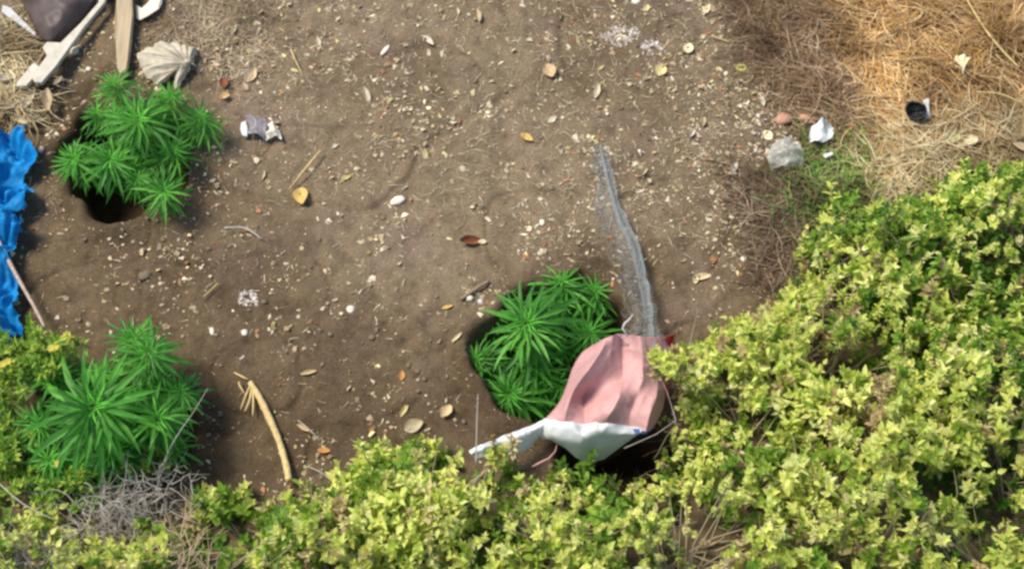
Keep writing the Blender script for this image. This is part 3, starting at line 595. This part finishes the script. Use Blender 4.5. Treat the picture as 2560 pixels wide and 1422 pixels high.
def ribbon(line):
    global V, F
    line = np.asarray(line)+np.array([0, 0, .0015]); t_ = np.gradient(line, axis=0); s_ = np.stack([t_[:, 1], -t_[:, 0], 0*t_[:, 0]], 1); s_ /= np.linalg.norm(s_, axis=1)[:, None]+1e-9
    b0 = len(V); m = len(line)
    V += (line-s_*tw).tolist(); V += (line+s_*tw).tolist(); V += (line+np.array([0, 0, tw*1.5])).tolist()
    for i in range(m-1): F.append((b0+i, b0+i+1, b0+2*m+i+1, b0+2*m+i)); F.append((b0+2*m+i, b0+2*m+i+1, b0+m+i+1, b0+m+i))
for i in range(0, NU, 7): ribbon(NP[::2, i])
for j in range(0, NV, 9): ribbon(NP[j, ::2])
world_mesh('threads', np.array(V), F, m_net, T, smooth=False, kind='stuff')

# blue tarpaulin
edge = [(318, 20), (328, 52), (350, 58), (372, 84), (398, 84), (414, 46), (436, 36), (455, 70), (472, 62), (500, 50), (524, 22), (534, 28), (545, 49), (562, 42), (592, 24), (622, 12), (650, 10), (672, 20), (700, 22), (722, 31), (738, 12), (762, 24), (800, 39), (826, 32), (850, 26), (880, 8), (905, -12)]
ey = [e[0] for e in edge]; ex_ = [e[1] for e in edge]; NVb, NUb = 240, 90; V = []
for j in range(NVb):
    py = 318+587*j/(NVb-1); xe = np.interp(py, ey, ex_)
    for i in range(NUb):
        f = i/(NUb-1); xe2 = xe+10+9*(float(vn(py, 0, 7, 3))-.5)+10*(float(vn(py, 3, 19, 4))-.5); px = -230+(xe2+230)*f; p = G(px, py+6, .10)
        V.append((p[0], p[1], 0))
V = np.array(V); wx = V[:, 0]+.05*vn(V[:, 0], V[:, 1], .12, 1); wy = V[:, 1]+.05*vn(V[:, 0], V[:, 1], .12, 4); zz = .012+.13*np.abs(2*vn(wx+wy*.6, wy, .13, 2)-1)**.9+.055*np.abs(2*vn(wx, wy-wx*.8, .045, 5)-1)+.05*np.abs(2*vn(wx*.6, wy*1.1+wx, .21, 6)-1)+.008*np.abs(2*vn(wx, wy, .025, 6)-1); V[:, 2] = hgt(V[:, 0], V[:, 1])+zz
F = [(j*NUb+i, (j+1)*NUb+i, (j+1)*NUb+i+1, j*NUb+i+1) for j in range(NVb-1) for i in range(NUb-1)]
b = V.mean(0); T = thing('blue_tarpaulin', 'torn crumpled bright blue tarpaulin along the left edge', 'tarpaulin', (b[0], b[1], 0))
world_mesh('sheet', V, F, m_blue, T)
v, f = tube([G(60, 372, .05), G(82, 385, .05), G(84, 420, .04), G(76, 460, .03), G(60, 492, .03)], .003, 5); world_mesh('hem_cord', v, f, m_black, T)
v, f = tube([G(12, 620, .04), G(22, 590, .05), G(38, 560, .04), G(50, 545, .03)], [.004, .006, .008, .005], 5); world_mesh('torn_strip', v, f, m_blue, T)

# ---------------------------------------------------------------- slabs, boards, stones
def slab(name, pts, z, th, mat, label, cat, parent=None, tiltz=None, bevel=.004):
    """pts: outline in photo positions; z: height of the top (or one per point); a solid with its own thickness and worn top edge"""
    zs = z if hasattr(z, '__len__') else [z]*len(pts); P = np.array([G(px, py, q) for (px, py), q in zip(pts, zs)])
    if sum(P[i-1, 0]*P[i, 1]-P[i, 0]*P[i-1, 1] for i in range(len(P))) < 0: P = P[::-1]
    n = len(P); c = P.mean(0); inn = P+(c-P)/np.maximum(np.linalg.norm(c-P, axis=1), 1e-6)[:, None]*bevel
    mid = P.copy(); mid[:, 2] -= bevel*.7; low = P.copy(); low[:, 2] -= th
    V = np.concatenate([inn, mid, low]); F = [tuple(range(n)), tuple(2*n+i for i in range(n))[::-1]]
    for a in (0, n):
        for i in range(n): j = (i+1) % n; F.append((a+i, a+n+i, a+n+j, a+j))
    o = world_mesh(name, V, F, mat, parent, smooth=False)
    if parent is None: tag(o, label, cat)
    elif label: o['label'] = label
    return o
slab('wooden_board', [(247, -90), (275, -60), (262, 5), (215, 62), (178, 112), (140, 165), (104, 206), (88, 205), (78, 192), (100, 163), (118, 138), (106, 118), (116, 106), (150, 109), (205, 55), (248, 5)], .075, .02, m_board, 'long pale weathered board running diagonally under the dark sheet', 'board')
slab('wooden_block', [(84, 156), (98, 166), (96, 180), (66, 214), (38, 216), (42, 205)], .065, .022, m_board, 'short pale broken block at the lower end of the diagonal board', 'board')
slab('wooden_board', [(6, 12), (24, 18), (62, 55), (90, 84), (84, 88), (50, 62), (20, 42), (4, 28)], .05, .015, m_film, 'narrow grey splintered board at the left side of the dark sheet', 'board')
slab('wooden_stake', [(294, -140), (336, -140), (330, 0), (331, 40), (326, 100), (319, 150), (314, 180), (300, 186), (292, 165), (289, 110), (286, 60), (290, 0)], [.08]*2+[.07]*2+[.06]*6+[.07]*2, .03, m_wood, 'upright looking brown wooden stake pointing at the upper left plant', 'stake')
slab('plastic_scrap', [(338, 12), (352, 22), (372, 4), (388, -30), (412, -30), (404, 8), (396, 22), (372, 38), (350, 50), (340, 46)], [.03, .03, .04, .05, .05, .04, .045, .04, .03, .025], .004, m_stone, 'white curved plastic scrap at the top edge right of the wooden stake', 'scrap')
dk = [[(20, -120, .03), (90, -120, .06), (170, -120, .10), (245, -120, .05)], [(36, -20, .03), (95, -20, .10), (170, -20, .12), (246, -20, .06)],
      [(58, 15, .03), (100, 20, .09), (160, 25, .12), (222, 28, .05)], [(78, 55, .03), (100, 60, .08), (150, 70, .09), (185, 75, .04)], [(92, 88, .02), (105, 98, .05), (130, 106, .05), (156, 104, .03)]]
V, F = sheet(dk, 30, 30, .012, .1, 5); o = world_mesh('rubber_sheet', V, F, m_dark); tag(o, 'dark brown folded rubber sheet in the upper left corner', 'sheet')
# pale crumpled cloth: a gathered fan round a knot
kn = G(470, 158, .06); out_pts = [(343, 140), (360, 126), (385, 118), (412, 108), (440, 110), (458, 116), (478, 118), (493, 128), (490, 148), (480, 166), (468, 190), (448, 222), (436, 222), (436, 190), (425, 196), (398, 220), (388, 210), (366, 198), (358, 176), (350, 164), (343, 140)]
nf = 220; oo = cr(np.array(out_pts, float), nf); V = []; nr = 16; ang = np.cumsum(.02+.10*vn(np.arange(nf)*1.0, np.zeros(nf), 7, 3))
for i, (px, py) in enumerate(oo):
    e = G(px, py, .015); fo = math.sin(ang[i]*7)*.6+.8*(vn(i, 0, 5, 2)-.5)
    for j in range(nr):
        f = j/(nr-1); q = kn*(1-f)+e*f; q = q.copy(); q[0] += .006*(vn(i, j, 4, 4)-.5); q[1] += .006*(vn(i, j, 4, 5)-.5)
        q[2] = hgt(q[0], q[1])+.010+.05*(1-f)**.8*(f+.3)+.011*fo*f**.5+.022*f*(1-f)*4*float(vn(px, py, 22, 2))+.008*float(vn(px+f*40, py, 9, 1)); V.append(q)
F = [(i*nr+j, i*nr+j+1, (i+1)*nr+j+1, (i+1)*nr+j) for i in range(nf-1) for j in range(nr-1)]
b = np.array(V).mean(0); T = thing('crumpled_cloth', 'dusty pale crumpled cloth gathered at a knot above the upper left plant', 'cloth', (b[0], b[1], 0))
world_mesh('cloth', np.array(V), F, m_cloth, T); bv, bf = blob(7, 3); world_mesh('knot', bv*np.array([.018, .013, .012])+kn+np.array([0, 0, .01]), bf, m_cloth, T)
v, f = tube([kn+np.array([0, 0, .01]), G(482, 160, .06), G(492, 168, .04)], .004, 5); world_mesh('cord', v, f, m_cloth, T)

# ---------------------------------------------------------------- single pieces of litter
def dleaf(px, py, size, ang, col, label, curl=.5, asp=.65, z=.012, stalk=0, cat='dry leaf', name='dry_leaf'):
    r = np.random.default_rng(int(px*7+py)); c = G(px, py, z); L = size*PX; nu, nv = 9, 7; V = []
    for i in range(nu):
        s = i/(nu-1); ww = L*asp*math.sin(math.pi*min(1, s*.92+.04))**.75*(1-.25*s)
        for j in range(nv):
            q = (j/(nv-1)-.5)*2; V.append(((s-.5)*L, q*ww/2, curl*L*(.28*q*q*ww/L/asp+.25*(s-.5)**2*2)+r.normal(0, .012)*L))
    F = [(i*nv+j, i*nv+j+1, (i+1)*nv+j+1, (i+1)*nv+j) for i in range(nu-1) for j in range(nv-1)]
    V = np.array(V); cc = np.array([col]*len(V))*r.uniform(.85, 1.1, (len(V), 1))
    if stalk:
        v, f = tube([(L*.48, 0, .002), (L*.48+stalk*PX*.6, .004, .004), (L*.48+stalk*PX, .012, .002)], .0013, 4); F += [tuple(k+len(V) for k in ff) for ff in f]; V = np.concatenate([V, v]); cc = np.concatenate([cc, [np.array(col)*.8]*len(v)])
    o = obj(name, mesh(name, V, F, m_dry, col=cc), loc=(c[0], c[1], float(hgt(c[0], c[1]))+.004), rot=(r.normal(0, .15), r.normal(0, .15), R(ang))); tag(o, label, cat); return o
Y1 = (.72, .50, .16); Y2 = (.74, .64, .30); T1 = (.62, .48, .32); PK = (.60, .42, .30); CRM = (.82, .72, .46); OB = (.60, .30, .10); RB = (.28, .10, .05); WH = (.80, .76, .68)
for a in [
 (752, 486, 56, -80, Y1, 'large curled golden leaf at the lower end of a pale straw', .9, .8, 0, 0),
 (1316, 342, 36, -30, Y1, 'golden leaf with a stalk lying alone on the upper middle soil', .6, .7, 0, 20),
 (1652, 172, 42, 70, Y2, 'yellow crumpled leaf beneath the cream leaf in the upper right soil', .9, .9, 0, 0),
 (1722, 118, 38, 80, CRM, 'pale cream heart-shaped leaf on the soil near the dry grass', .4, .85, 0, 0),
 (1854, 164, 32, 20, (.66, .62, .15), 'bright yellow round leaf at the border of soil and brown weeds', .5, .9, 0, 0),
 (1767, 22, 36, 60, CRM, 'pale yellow pointed leaf near the top edge by the brown weeds', .5, .6, 0, 10),
 (1618, 18, 22, 80, Y2, 'small yellow-green leaf at the top edge beside a white chip', .5, .7, 0, 0),
 (1374, 176, 44, 110, (.66, .48, .28), 'tan crumpled leaf in the upper middle with straw around it', 1.2, .95, 0, 0),
 (627, 186, 44, 60, T1, 'tan folded leaf right of the pale crumpled cloth', .9, .8, 0, 0),
 (612, 212, 26, 120, PK, 'small pinkish leaf fragment under the tan folded leaf', .7, .6, 0, 0),
 (560, 236, 30, 10, (.66, .44, .22), 'orange-tan curled leaf near the upper left plant', .9, .8, 0, 0),
 (558, 204, 34, 100, RB, 'dark reddish-brown withered leaf beside the orange-tan leaf', 1.0, .8, 0, 0),
 (1920, 335, 34, 120, CRM, 'round cream-yellow leaf left of the clear plastic', .3, .85, 0, 0),
 (1175, 602, 60, 10, RB, 'reddish-brown shrivelled leaf in the centre of the soil', 1.0, .5, 0, 10),
 (1206, 602, 22, 0, (.76, .60, .40), 'small pale leaf resting on the reddish-brown shrivelled leaf', .5, .8, 0, 0),
 (1118, 767, 28, 15, Y1, 'small golden pod-like leaf left of the middle plant', .6, .45, 0, 0),
 (1142, 852, 34, 40, CRM, 'pale narrow leaf standing at the left rim of the middle pit', .5, .3, 0, 0),
 (1003, 935, 26, 90, OB, 'small orange leaf left of the middle pit below the clods', .6, .7, 0, 0),
 (1115, 1028, 42, 60, (.72, .54, .30), 'tan curled leaf just above the shrubs left of the middle pit', 1.0, .75, 0, 0),
 (1010, 1022, 40, 65, (.66, .56, .26), 'narrow yellow-tan leaf above the pale shrub', .8, .4, 0, 0),
 (1035, 1062, 48, 20, (.50, .42, .26), 'olive-tan broad dead leaf at the edge of the pale shrub', .8, .8, 0, 0),
 (770, 928, 40, 15, (.62, .48, .26), 'flat tan leaf sliver on the dark soil above the straw stalk', .5, .35, 0, 0),
 (1380, 297, 28, 40, (.70, .62, .46), 'pale oval chip below the tan crumpled leaf', .3, .65, 0, 0),
 (1492, 226, 44, 75, (.68, .58, .40), 'pale T-shaped leaf scrap above the upper end of the netting', .8, .5, 0, 0),
 (865, 440, 26, 30, (.62, .54, .22), 'small yellowish curled leaf right of the large golden leaf', .9, .6, 0, 0),
 (2220, 335, 36, 90, CRM, 'pale yellow leaf in the grass lower left of the black can', .5, .6, .05, 0),
 (2192, 345, 22, 80, Y2, 'small yellow leaf beside the pale yellow leaf in the grass', .5, .5, .05, 0),
 (2415, 382, 38, 200, CRM, 'cream leaf at the top of the right-hand shrubs', .4, .9, .08, 0),
 (2370, 375, 38, 20, (.55, .58, .26), 'pale green round leaf beside the cream leaf above the shrubs', .5, .9, .08, 0),
 (2540, 400, 50, 150, T1, 'tan curled leaf at the right edge where dry grass meets the shrubs', 1.0, .5, .08, 0),
 (795, 95, 30, 110, (.66, .58, .42), 'pale bent chip on the soil left of the upper middle', .7, .5, 0, 0),
 (1757, 680, 48, 10, (.70, .58, .36), 'row of pale dead leaf scraps on the soil right of the netting', .8, .5, 0, 0),
 (1742, 686, 24, 80, (.74, .66, .44), 'small cream scrap at the left end of the pale dead leaf scraps', .7, .7, 0, 0),
 (1925, 690, 44, 100, (.55, .42, .20), 'tan papery leaf on the dark soil at the foot of the shrubs', .9, .6, 0, 0),
 (2003, 690, 36, 90, (.62, .50, .40), 'pinkish-tan dead leaf against the edge of the yellow-green shrub', .9, .5, 0, 0),
 (1835, 415, 34, 60, (.70, .62, .50), 'pale curled leaf at the upper left of the rotting stems', .9, .6, 0, 0),
 (1845, 470, 46, -40, (.60, .50, .36), 'pale bent husk among the dark rotting stems', .9, .35, 0, 0),
 (755, 1064, 34, -30, (.62, .45, .28), 'tan twisted leaf right of the straw stalk', 1.0, .5, 0, 20),
 (808, 1122, 30, 0, OB, 'orange-tan leaf scrap above the bottom shrubs', .7, .7, 0, 0)]:
    px, py, s, ang, col, lab, curl, asp, dz, stalk = a
    o = dleaf(px, py, s, ang, col, lab, curl, asp, stalk=stalk); o.location.z += dz
HL = ['tan husk in the straw heap just above the blue tarpaulin', 'long tan husk left of the upright-standing husk in the straw heap', 'upright tan husk at the right foot of the straw heap', 'husk at the left edge under the pale broken block', 'bent husk touching the top corner of the blue tarpaulin', 'small husk on soil left of the upper left plant',
 'pale scrap below the bright yellow round leaf', 'pale scrap on brown soil left of the withered weeds', 'pale scrap among brown weeds above the rounded terracotta shard', 'pale scrap just above the round cream-yellow leaf', 'upper pale scrap on smooth soil left of the terracotta shards', 'lower pale scrap on smooth soil left of the terracotta shards', 'pale scrap at the upper border of the brown weeds', 'scrap lying right of the short straw near the top', 'pale scrap right of the upper end of the netting', 'smaller scrap right of the netting below another', 'pale scrap left of the straw that points at the golden leaf', 'small scrap at the top edge left of the middle', 'large pale scrap near the top edge in the middle', 'slanting pale scrap right of the elongated wood chip', 'upright pale scrap near the top, right of the pale crumpled cloth', 'pale scrap with straw, in the upper middle below the wood chip', 'small scrap on the T-shaped leaf above the netting']
for i, (px, py, sz, an) in enumerate(((30, 285, 46, 40), (75, 270, 60, 70), (125, 262, 70, 100), (20, 215, 50, 20), (60, 318, 40, 160), (150, 215, 34, 60), (1880, 190, 30, 70), (1905, 250, 36, 100), (1965, 215, 34, 80), (1895, 300, 30, 120), (1760, 300, 36, 80), (1730, 330, 30, 60), (2010, 130, 30, 30), (1940, 120, 32, 50), (1610, 430, 34, 60), (1600, 470, 28, 10), (655, 430, 30, 80), (1145, 28, 24, 100), (1195, 40, 46, 100), (1070, 100, 46, -50), (585, 75, 40, 75), (915, 240, 46, 110), (1490, 210, 30, 20))):
    cl_ = [(.62, .52, .34), (.70, .60, .44), (.56, .44, .28), (.76, .68, .54)][i % 4]; heap = px < 200
    o = dleaf(px, py, sz, an, cl_, HL[i], 1.0, .45); o.location.z += .05 if heap else 0
    o['group'] = 'dry husks in the straw heap' if heap else 'pale leaf scraps on the upper soil'
# cream funnel leaf on the dry grass
b = G(2405, 155, .13); ac = Acc(); k = 14; V = [(0, -.052, -.02)]; F = []
for j in range(1, 5):
    for i in range(k+1):
        a = math.pi*(.08+.84*i/k); rr = .034*(j/4)**.8; V.append((math.cos(a)*rr*(.35+.65*j/4), -.045+.030*j/4*1.6+math.sin(a)*rr*.7, .008*math.cos(i*1.1)*j/4+.012*j/4))
for i in range(k): F.append((0, 1+i, 2+i))
for j in range(3):
    for i in range(k): a0 = 1+j*(k+1)+i; F.append((a0, a0+k+1, a0+k+2, a0+1))
o = obj('dry_leaf', mesh('dry_leaf', V, F, m_dry, col=[CRM]*len(V)), loc=b); tag(o, 'large cream fan-shaped leaf with a stalk lying on the orange dry grass', 'dry leaf')
def stone(px, py, rx, ry, ang, mat, label, h=.5, z=0, cat='stone', name='stone', seed=1):
    c = G(px, py, z); bv, bf = blob(9, seed); v = bv*np.array([rx*PX, ry*PX*1.1, min(rx, ry)*PX*h])
    o = obj(name, mesh(name, v, bf, mat), loc=(c[0], c[1], float(hgt(c[0], c[1]))+z+.003), rot=(0, 0, R(ang))); tag(o, label, cat); return o
stone(993, 497, 24, 13, 30, m_stone, 'large flat cream stone on the open soil left of centre', .5, seed=2)
stone(877, 775, 12, 12, 0, m_stone, 'small round white pebble between the lower left plant and the middle plant', .6, seed=3)
stone(612, 833, 9, 9, 0, m_stone, 'tiny white pebble above the straw stalk', .6, seed=4)
stone(361, 690, 19, 12, 15, m_clod, 'olive-brown stone between the two left plants', .7, seed=5)
stone(530, 829, 7, 11, 10, m_stone, 'narrow white pebble left of the tiny white pebble', .5, seed=6)
stone(963, 128, 7, 22, -30, m_stone, 'elongated pale chip of wood at the upper middle left', .3, cat='wood chip', name='wood_chip', seed=7)
stone(187, 130, 14, 13, 0, m_stone, 'pale angular stone right of the diagonal board', .7, seed=8)
stone(222, 174, 9, 7, 0, m_stone, 'small white stone below the pale angular stone', .7, seed=9)
stone(106, 380, 8, 11, 0, m_stone, 'little white pebble right of the blue tarpaulin', .6, seed=10)
stone(1590, 5, 14, 12, 0, m_stone, 'white chip at the top edge right of the middle', .5, seed=11)
stone(1202, 757, 9, 8, 0, m_film, 'grey-white bead-like pebble touching the middle plant', .8, seed=12)
stone(1175, 750, 9, 8, 0, m_stone, 'pinkish-white pebble at the lower end of the short brown twig', .8, seed=13)
stone(1355, 561, 8, 9, 0, m_stone, 'cream pebble right of the reddish shrivelled leaf', .6, seed=14)
stone(1860, 645, 9, 9, 0, m_stone, 'white pebble at the left edge of the dark rotting stems', .6, seed=15)
stone(1962, 292, 26, 20, 30, m_clay, 'rounded terracotta shard above the clear plastic', .5, z=.02, cat='shard', name='pot_shard', seed=16)
stone(2022, 298, 30, 17, 0, m_clay, 'second terracotta shard, half hidden by white plastic', .4, z=.02, cat='shard', name='pot_shard', seed=17)
slab('plastic_scrap', [(603, 305), (613, 302), (619, 318), (618, 340), (606, 338), (600, 322)], .02, .008, m_white, 'bright white oval plastic scrap right of the upper left plant', 'scrap')
V, F = sheet([[(612, 288, .02), (640, 292, .03), (665, 300, .02)], [(622, 312, .02), (640, 318, .035), (668, 318, .03)], [(618, 338, .015), (640, 336, .03), (660, 348, .02)]], 16, 16, .01, .03, 2)
o = world_mesh('plastic_scrap', V, F, plain('grey_lilac_film', (.22, .20, .22), .4, .5, .1)); tag(o, 'grey-lilac crumpled foil scrap next to the white oval scrap', 'scrap')
V, F = sheet([[(660, 325, .02), (680, 305, .03), (690, 318, .02)], [(655, 340, .015), (680, 325, .035), (700, 330, .02)], [(665, 352, .01), (685, 340, .02), (705, 350, .01)]], 16, 14, .008, .03, 3)
o = world_mesh('paper_scrap', V, F, m_stone); tag(o, 'pale crumpled paper scrap right of the grey-lilac foil', 'scrap')
V, F = sheet([[(2030, 312, .06), (2052, 302, .09), (2078, 306, .06)], [(2024, 335, .05), (2048, 330, .075), (2084, 335, .05)], [(2026, 356, .04), (2050, 358, .06), (2082, 352, .04)]], 18, 18, .018, .035, 4)
o = world_mesh('plastic_wrapper', V, F, m_white); tag(o, 'white crumpled plastic wrapper shining beside the terracotta shards', 'wrapper')
m_clear, t, out = newmat('clear_plastic'); p = principled(t, out, (.75, .76, .70), .25, .6); tr = N(t, 'ShaderNodeBsdfTransparent'); mx = N(t, 'ShaderNodeMixShader'); mx.inputs[0].default_value = .78
t.links.new(p.outputs[0], mx.inputs[1]); t.links.new(tr.outputs[0], mx.inputs[2]); t.links.new(mx.outputs[0], out.inputs[0])
V, F = sheet([[(1930, 360, .03), (1965, 345, .06), (2000, 362, .04)], [(1918, 395, .03), (1960, 385, .09), (2010, 392, .05)], [(1925, 418, .02), (1965, 420, .05), (2005, 415, .03)]], 22, 22, .02, .04, 6)
o = world_mesh('clear_plastic', V, F, m_clear); tag(o, 'crumpled clear plastic film below the cream-yellow round leaf', 'plastic film')
slab('plastic_scrap', [(2058, 386), (2082, 378), (2084, 386), (2064, 394)], .07, .004, m_white, 'small white plastic strip below the white wrapper', 'scrap')
# ash-white clumps
m_ash = colmat('ash_crumbs', .95)
def clump(px, py, s, n, label, seed):
    r = np.random.default_rng(seed); a = r.uniform(0, 6.28, n); rr = s*PX*(.35+.65*r.random(n)); c = G(px, py)
    x = c[0]+rr*np.cos(a)*(1+.3*np.cos(2*a+seed)); y = c[1]+rr*np.sin(a)*.75
    V, F, cc = flakes(n, x, y, .004, .016, [(.62, .55, .48), (.68, .60, .54), (.52, .45, .38)], 1.5, .001, .25, .4)
    o = world_mesh('ash_clump', V, F, m_ash, col=cc, smooth=False, kind='stuff'); tag(o, label, 'clump')
clump(618, 740, 32, 90, 'greyish-white ring-shaped clump on the soil between the two left plants and the centre', 3)
clump(1555, 90, 48, 170, 'larger greyish-white crumbly patch near the top edge above the netting', 5)
clump(1635, 118, 32, 80, 'smaller greyish-white crumbly patch right of the larger one', 8)
# sticks
def stick(pts, rad, mat, label, name='stick', cat='stick', z=.012, n=6):
    P = cr(np.array([G(*p) for p in [(q[0], q[1], q[2] if len(q) > 2 else z) for q in pts]]), max(8, len(pts)*4))
    for q in P: q[2] = max(q[2], float(hgt(q[0], q[1]))+max(rad)*.8)
    rr = np.interp(np.linspace(0, 1, len(P)), np.linspace(0, 1, len(rad)), rad)*(1+.08*np.sin(np.arange(len(P))*2.1))
    v, f = tube(P, rr, n); o = world_mesh(name, v, f, mat); tag(o, label, cat); return o
m_pstick = plain('pinkish_stick', (.50, .38, .31), .8, .2, 0, 60, .6, 1.2); m_stalk = plain('straw_stalk', (.66, .49, .22), .7, .2, 0, 55, .62, 1.15, .003)
stick([(-90, 430, .10), (0, 610, .08), (48, 700, .06), (85, 765, .05), (112, 818, .04)], [.0085, .0085, .008, .007, .006], m_pstick, 'pinkish-grey stick leaning over the blue tarpaulin to the weeds')
stick([(625, 955), (648, 992), (672, 1042), (697, 1100), (716, 1165, .03), (722, 1200, .05)], [.010, .013, .014, .012, .013, .012], m_stalk, 'thick straw-coloured stalk sloping down into the bottom shrubs', 'straw_stalk', 'stalk', n=8)
ac = Acc()
for q in ([(628, 962), (615, 990), (602, 1025)], [(630, 965), (625, 1000), (612, 1030)], [(633, 970), (634, 1005), (632, 1040)], [(620, 950), (600, 940), (585, 932)], [(612, 985), (598, 962), (600, 955)]):
    v, f = tube(cr(np.array([G(a, b_, .012) for a, b_ in q]), 6)+np.array([0, 0, .006]), [.003, .004, .0045, .004, .0035, .002], 5); ac.add(v, f)
V, F, cc = ac.arr(); o = world_mesh('straw_bits', V, F, m_stalk); tag(o, 'split straw pieces fanning out left of the thick stalk', 'straw')
stick([(802, 376), (765, 420), (723, 472)], [.004, .005, .002], m_stalk, 'pale straw pointing at the large golden leaf', 'straw', 'straw')
stick([(727, 124), (738, 150), (757, 188)], [.0035, .003, .001], m_stalk, 'thin pale straw on the soil near the top left of centre', 'straw', 'straw')
stick([(508, 742), (545, 708)], [.002, .003], m_stalk, 'thin straw right of the lower left plants, left of the ash ring', 'straw', 'straw')
stick([(1152, 748, .02), (1185, 725, .025), (1222, 702, .02)], [.007, .008, .007], plain('brown_twig', (.26, .19, .12), .85), 'short brown twig at the upper left rim of the middle pit', 'twig', 'twig')
stick([(562, 570), (590, 568), (618, 572), (655, 597)], [.005, .0025, .004, .002], m_grey, 'bent pale twig below the upper left plant to its right', 'twig', 'twig')
stick([(1778, 89), (1820, 104)], [.003, .003], m_stalk, 'short straw by the border of the brown weeds near the top', 'straw', 'straw')
stick([(2400, -30, .14), (2455, 62, .15), (2500, 120, .14), (2548, 170, .12)], [.0035, .004, .005, .003], m_stalk, 'long pale dry stem across the orange grass in the upper right', 'long_twig', 'twig')
stick([(2440, 230, .12), (2500, 235, .13), (2560, 260, .12)], [.002, .003, .002], m_stalk, 'pale dry stem lying flat below the cream fan-shaped leaf', 'long_twig', 'twig')
stick([(390, 1200, .14), (425, 1120, .28), (455, 1070, .32), (480, 1035, .34), (520, 970, .36)], [.002, .0018, .0015, .0012, .001], m_grey, 'thin bare stalk rising from the grey twigs across the big palmate plant', 'long_twig', 'twig')
stick([(1190, 1160, .2), (1192, 1060, .26), (1195, 985, .3)], [.002, .002, .0012], m_grey, 'thin upright dry stalk between the pale shrub and the middle pit', 'long_twig', 'twig')
stick([(0, 1210, .2), (60, 1260, .24), (140, 1300, .22)], [.002, .002, .0015], m_grey, 'thin bare stalk crossing the low shrub at the lower left', 'long_twig', 'twig')
stick([(770, 1165, .02), (810, 1185, .02), (850, 1220, .02)], [.002, .002, .0015], m_grey, 'thin grey root on dark soil right of the straw stalk end', 'twig', 'twig')
stick([(745, 1050), (770, 1070), (800, 1100)], [.002, .002, .001], m_grey, 'thin tan twig beside the straw stalk', 'twig', 'twig')
# grey dead twig tangle
def tangle(cx, cy, sx, sy, n, label, mat, z=(.1, .28), L=(.06, .16), rad=.0022, rot=0, seed=1, name='twig_tangle'):
    r = np.random.default_rng(seed); ac = Acc()
    for k in range(n):
        u, v_ = r.normal(0, .5), r.normal(0, .5); px = cx+sx*u*math.cos(rot)-sy*v_*math.sin(rot); py = cy+sx*u*math.sin(rot)+sy*v_*math.cos(rot)
        c = Vector(G(px, py, r.uniform(*z))); a = r.uniform(0, 6.28); l = r.uniform(*L); d = Vector((math.cos(a), math.sin(a), r.normal(0, .45)))*l/4; P = [c.copy()]
        for q in range(4): c = c+d; d = Matrix.Rotation(r.normal(0, .45), 3, 'Z') @ d; d.z += r.normal(0, .01); P.append(c.copy())
        v, f = tube(P, [rad, rad*.9, rad*.8, rad*.6, rad*.3], 4, False); ac.add(v, f)
        if k % 2:
            e = P[2]; d2 = Matrix.Rotation(r.choice([-.9, .9]), 3, 'Z') @ d; v, f = tube([e, e+d2*1.2, e+d2*2+Vector((0, 0, .01))], [rad*.6, rad*.5, rad*.25], 4, False); ac.add(v, f)
    V, F, cc = ac.arr(); o = world_mesh(name, V, F, mat, kind='stuff'); tag(o, label, 'twigs')
tangle(300, 1262, 165, 66, 240, 'tangle of grey dead twigs between the big palmate plant and the bottom shrubs', m_grey, z=(.02, .22), rad=.0018, rot=-.35, seed=4)
tangle(65, 1395, 90, 40, 90, 'small dark grey dead twig clump at the bottom edge near the lower left corner', plain('dark_twig', (.17, .15, .14), .9), rot=0, seed=6)
tangle(440, 1390, 90, 60, 80, 'tan dead stems poking out at the bottom edge beside brown leaves', plain('tan_twig', (.52, .38, .24), .85), z=(.15, .3), rot=.3, seed=8)
# black can half hidden in the dry grass
b = G(2290, 290, .05); T = thing('black_can', 'small black can half buried in the dry grass', 'can', (b[0], b[1], .0))
V = []; F = []; k = 20
prof = [(.034, 0), (.036, .085), (.039, .09), (.039, .095), (.033, .095), (.032, .082), (0, .080)]
for (rr, zz) in prof:
    for i in range(k):
        dn = 1-.22*max(0, math.cos(6.2832*i/k-1.0))**3-.12*max(0, math.cos(6.2832*i/k-3.9))**2+.03*math.sin(i*2.3); V.append((rr*dn*math.cos(6.2832*i/k), rr*dn*math.sin(6.2832*i/k), zz+.006*math.sin(i*.9)))
for j in range(len(prof)-1):
    for i in range(k): F.append((j*k+i, j*k+(i+1) % k, (j+1)*k+(i+1) % k, (j+1)*k+i))
obj('body', mesh('body', V, F, m_black), T, (b[0], b[1], .055), (R(24), R(-16), 0), 1.15)
V, F = sheet([[(2308, 250, .13), (2322, 244, .13)], [(2310, 275, .12), (2324, 272, .12)], [(2312, 300, .10), (2326, 298, .10)]], 6, 10, .004, .03); world_mesh('torn_label', V, F, m_film, T)
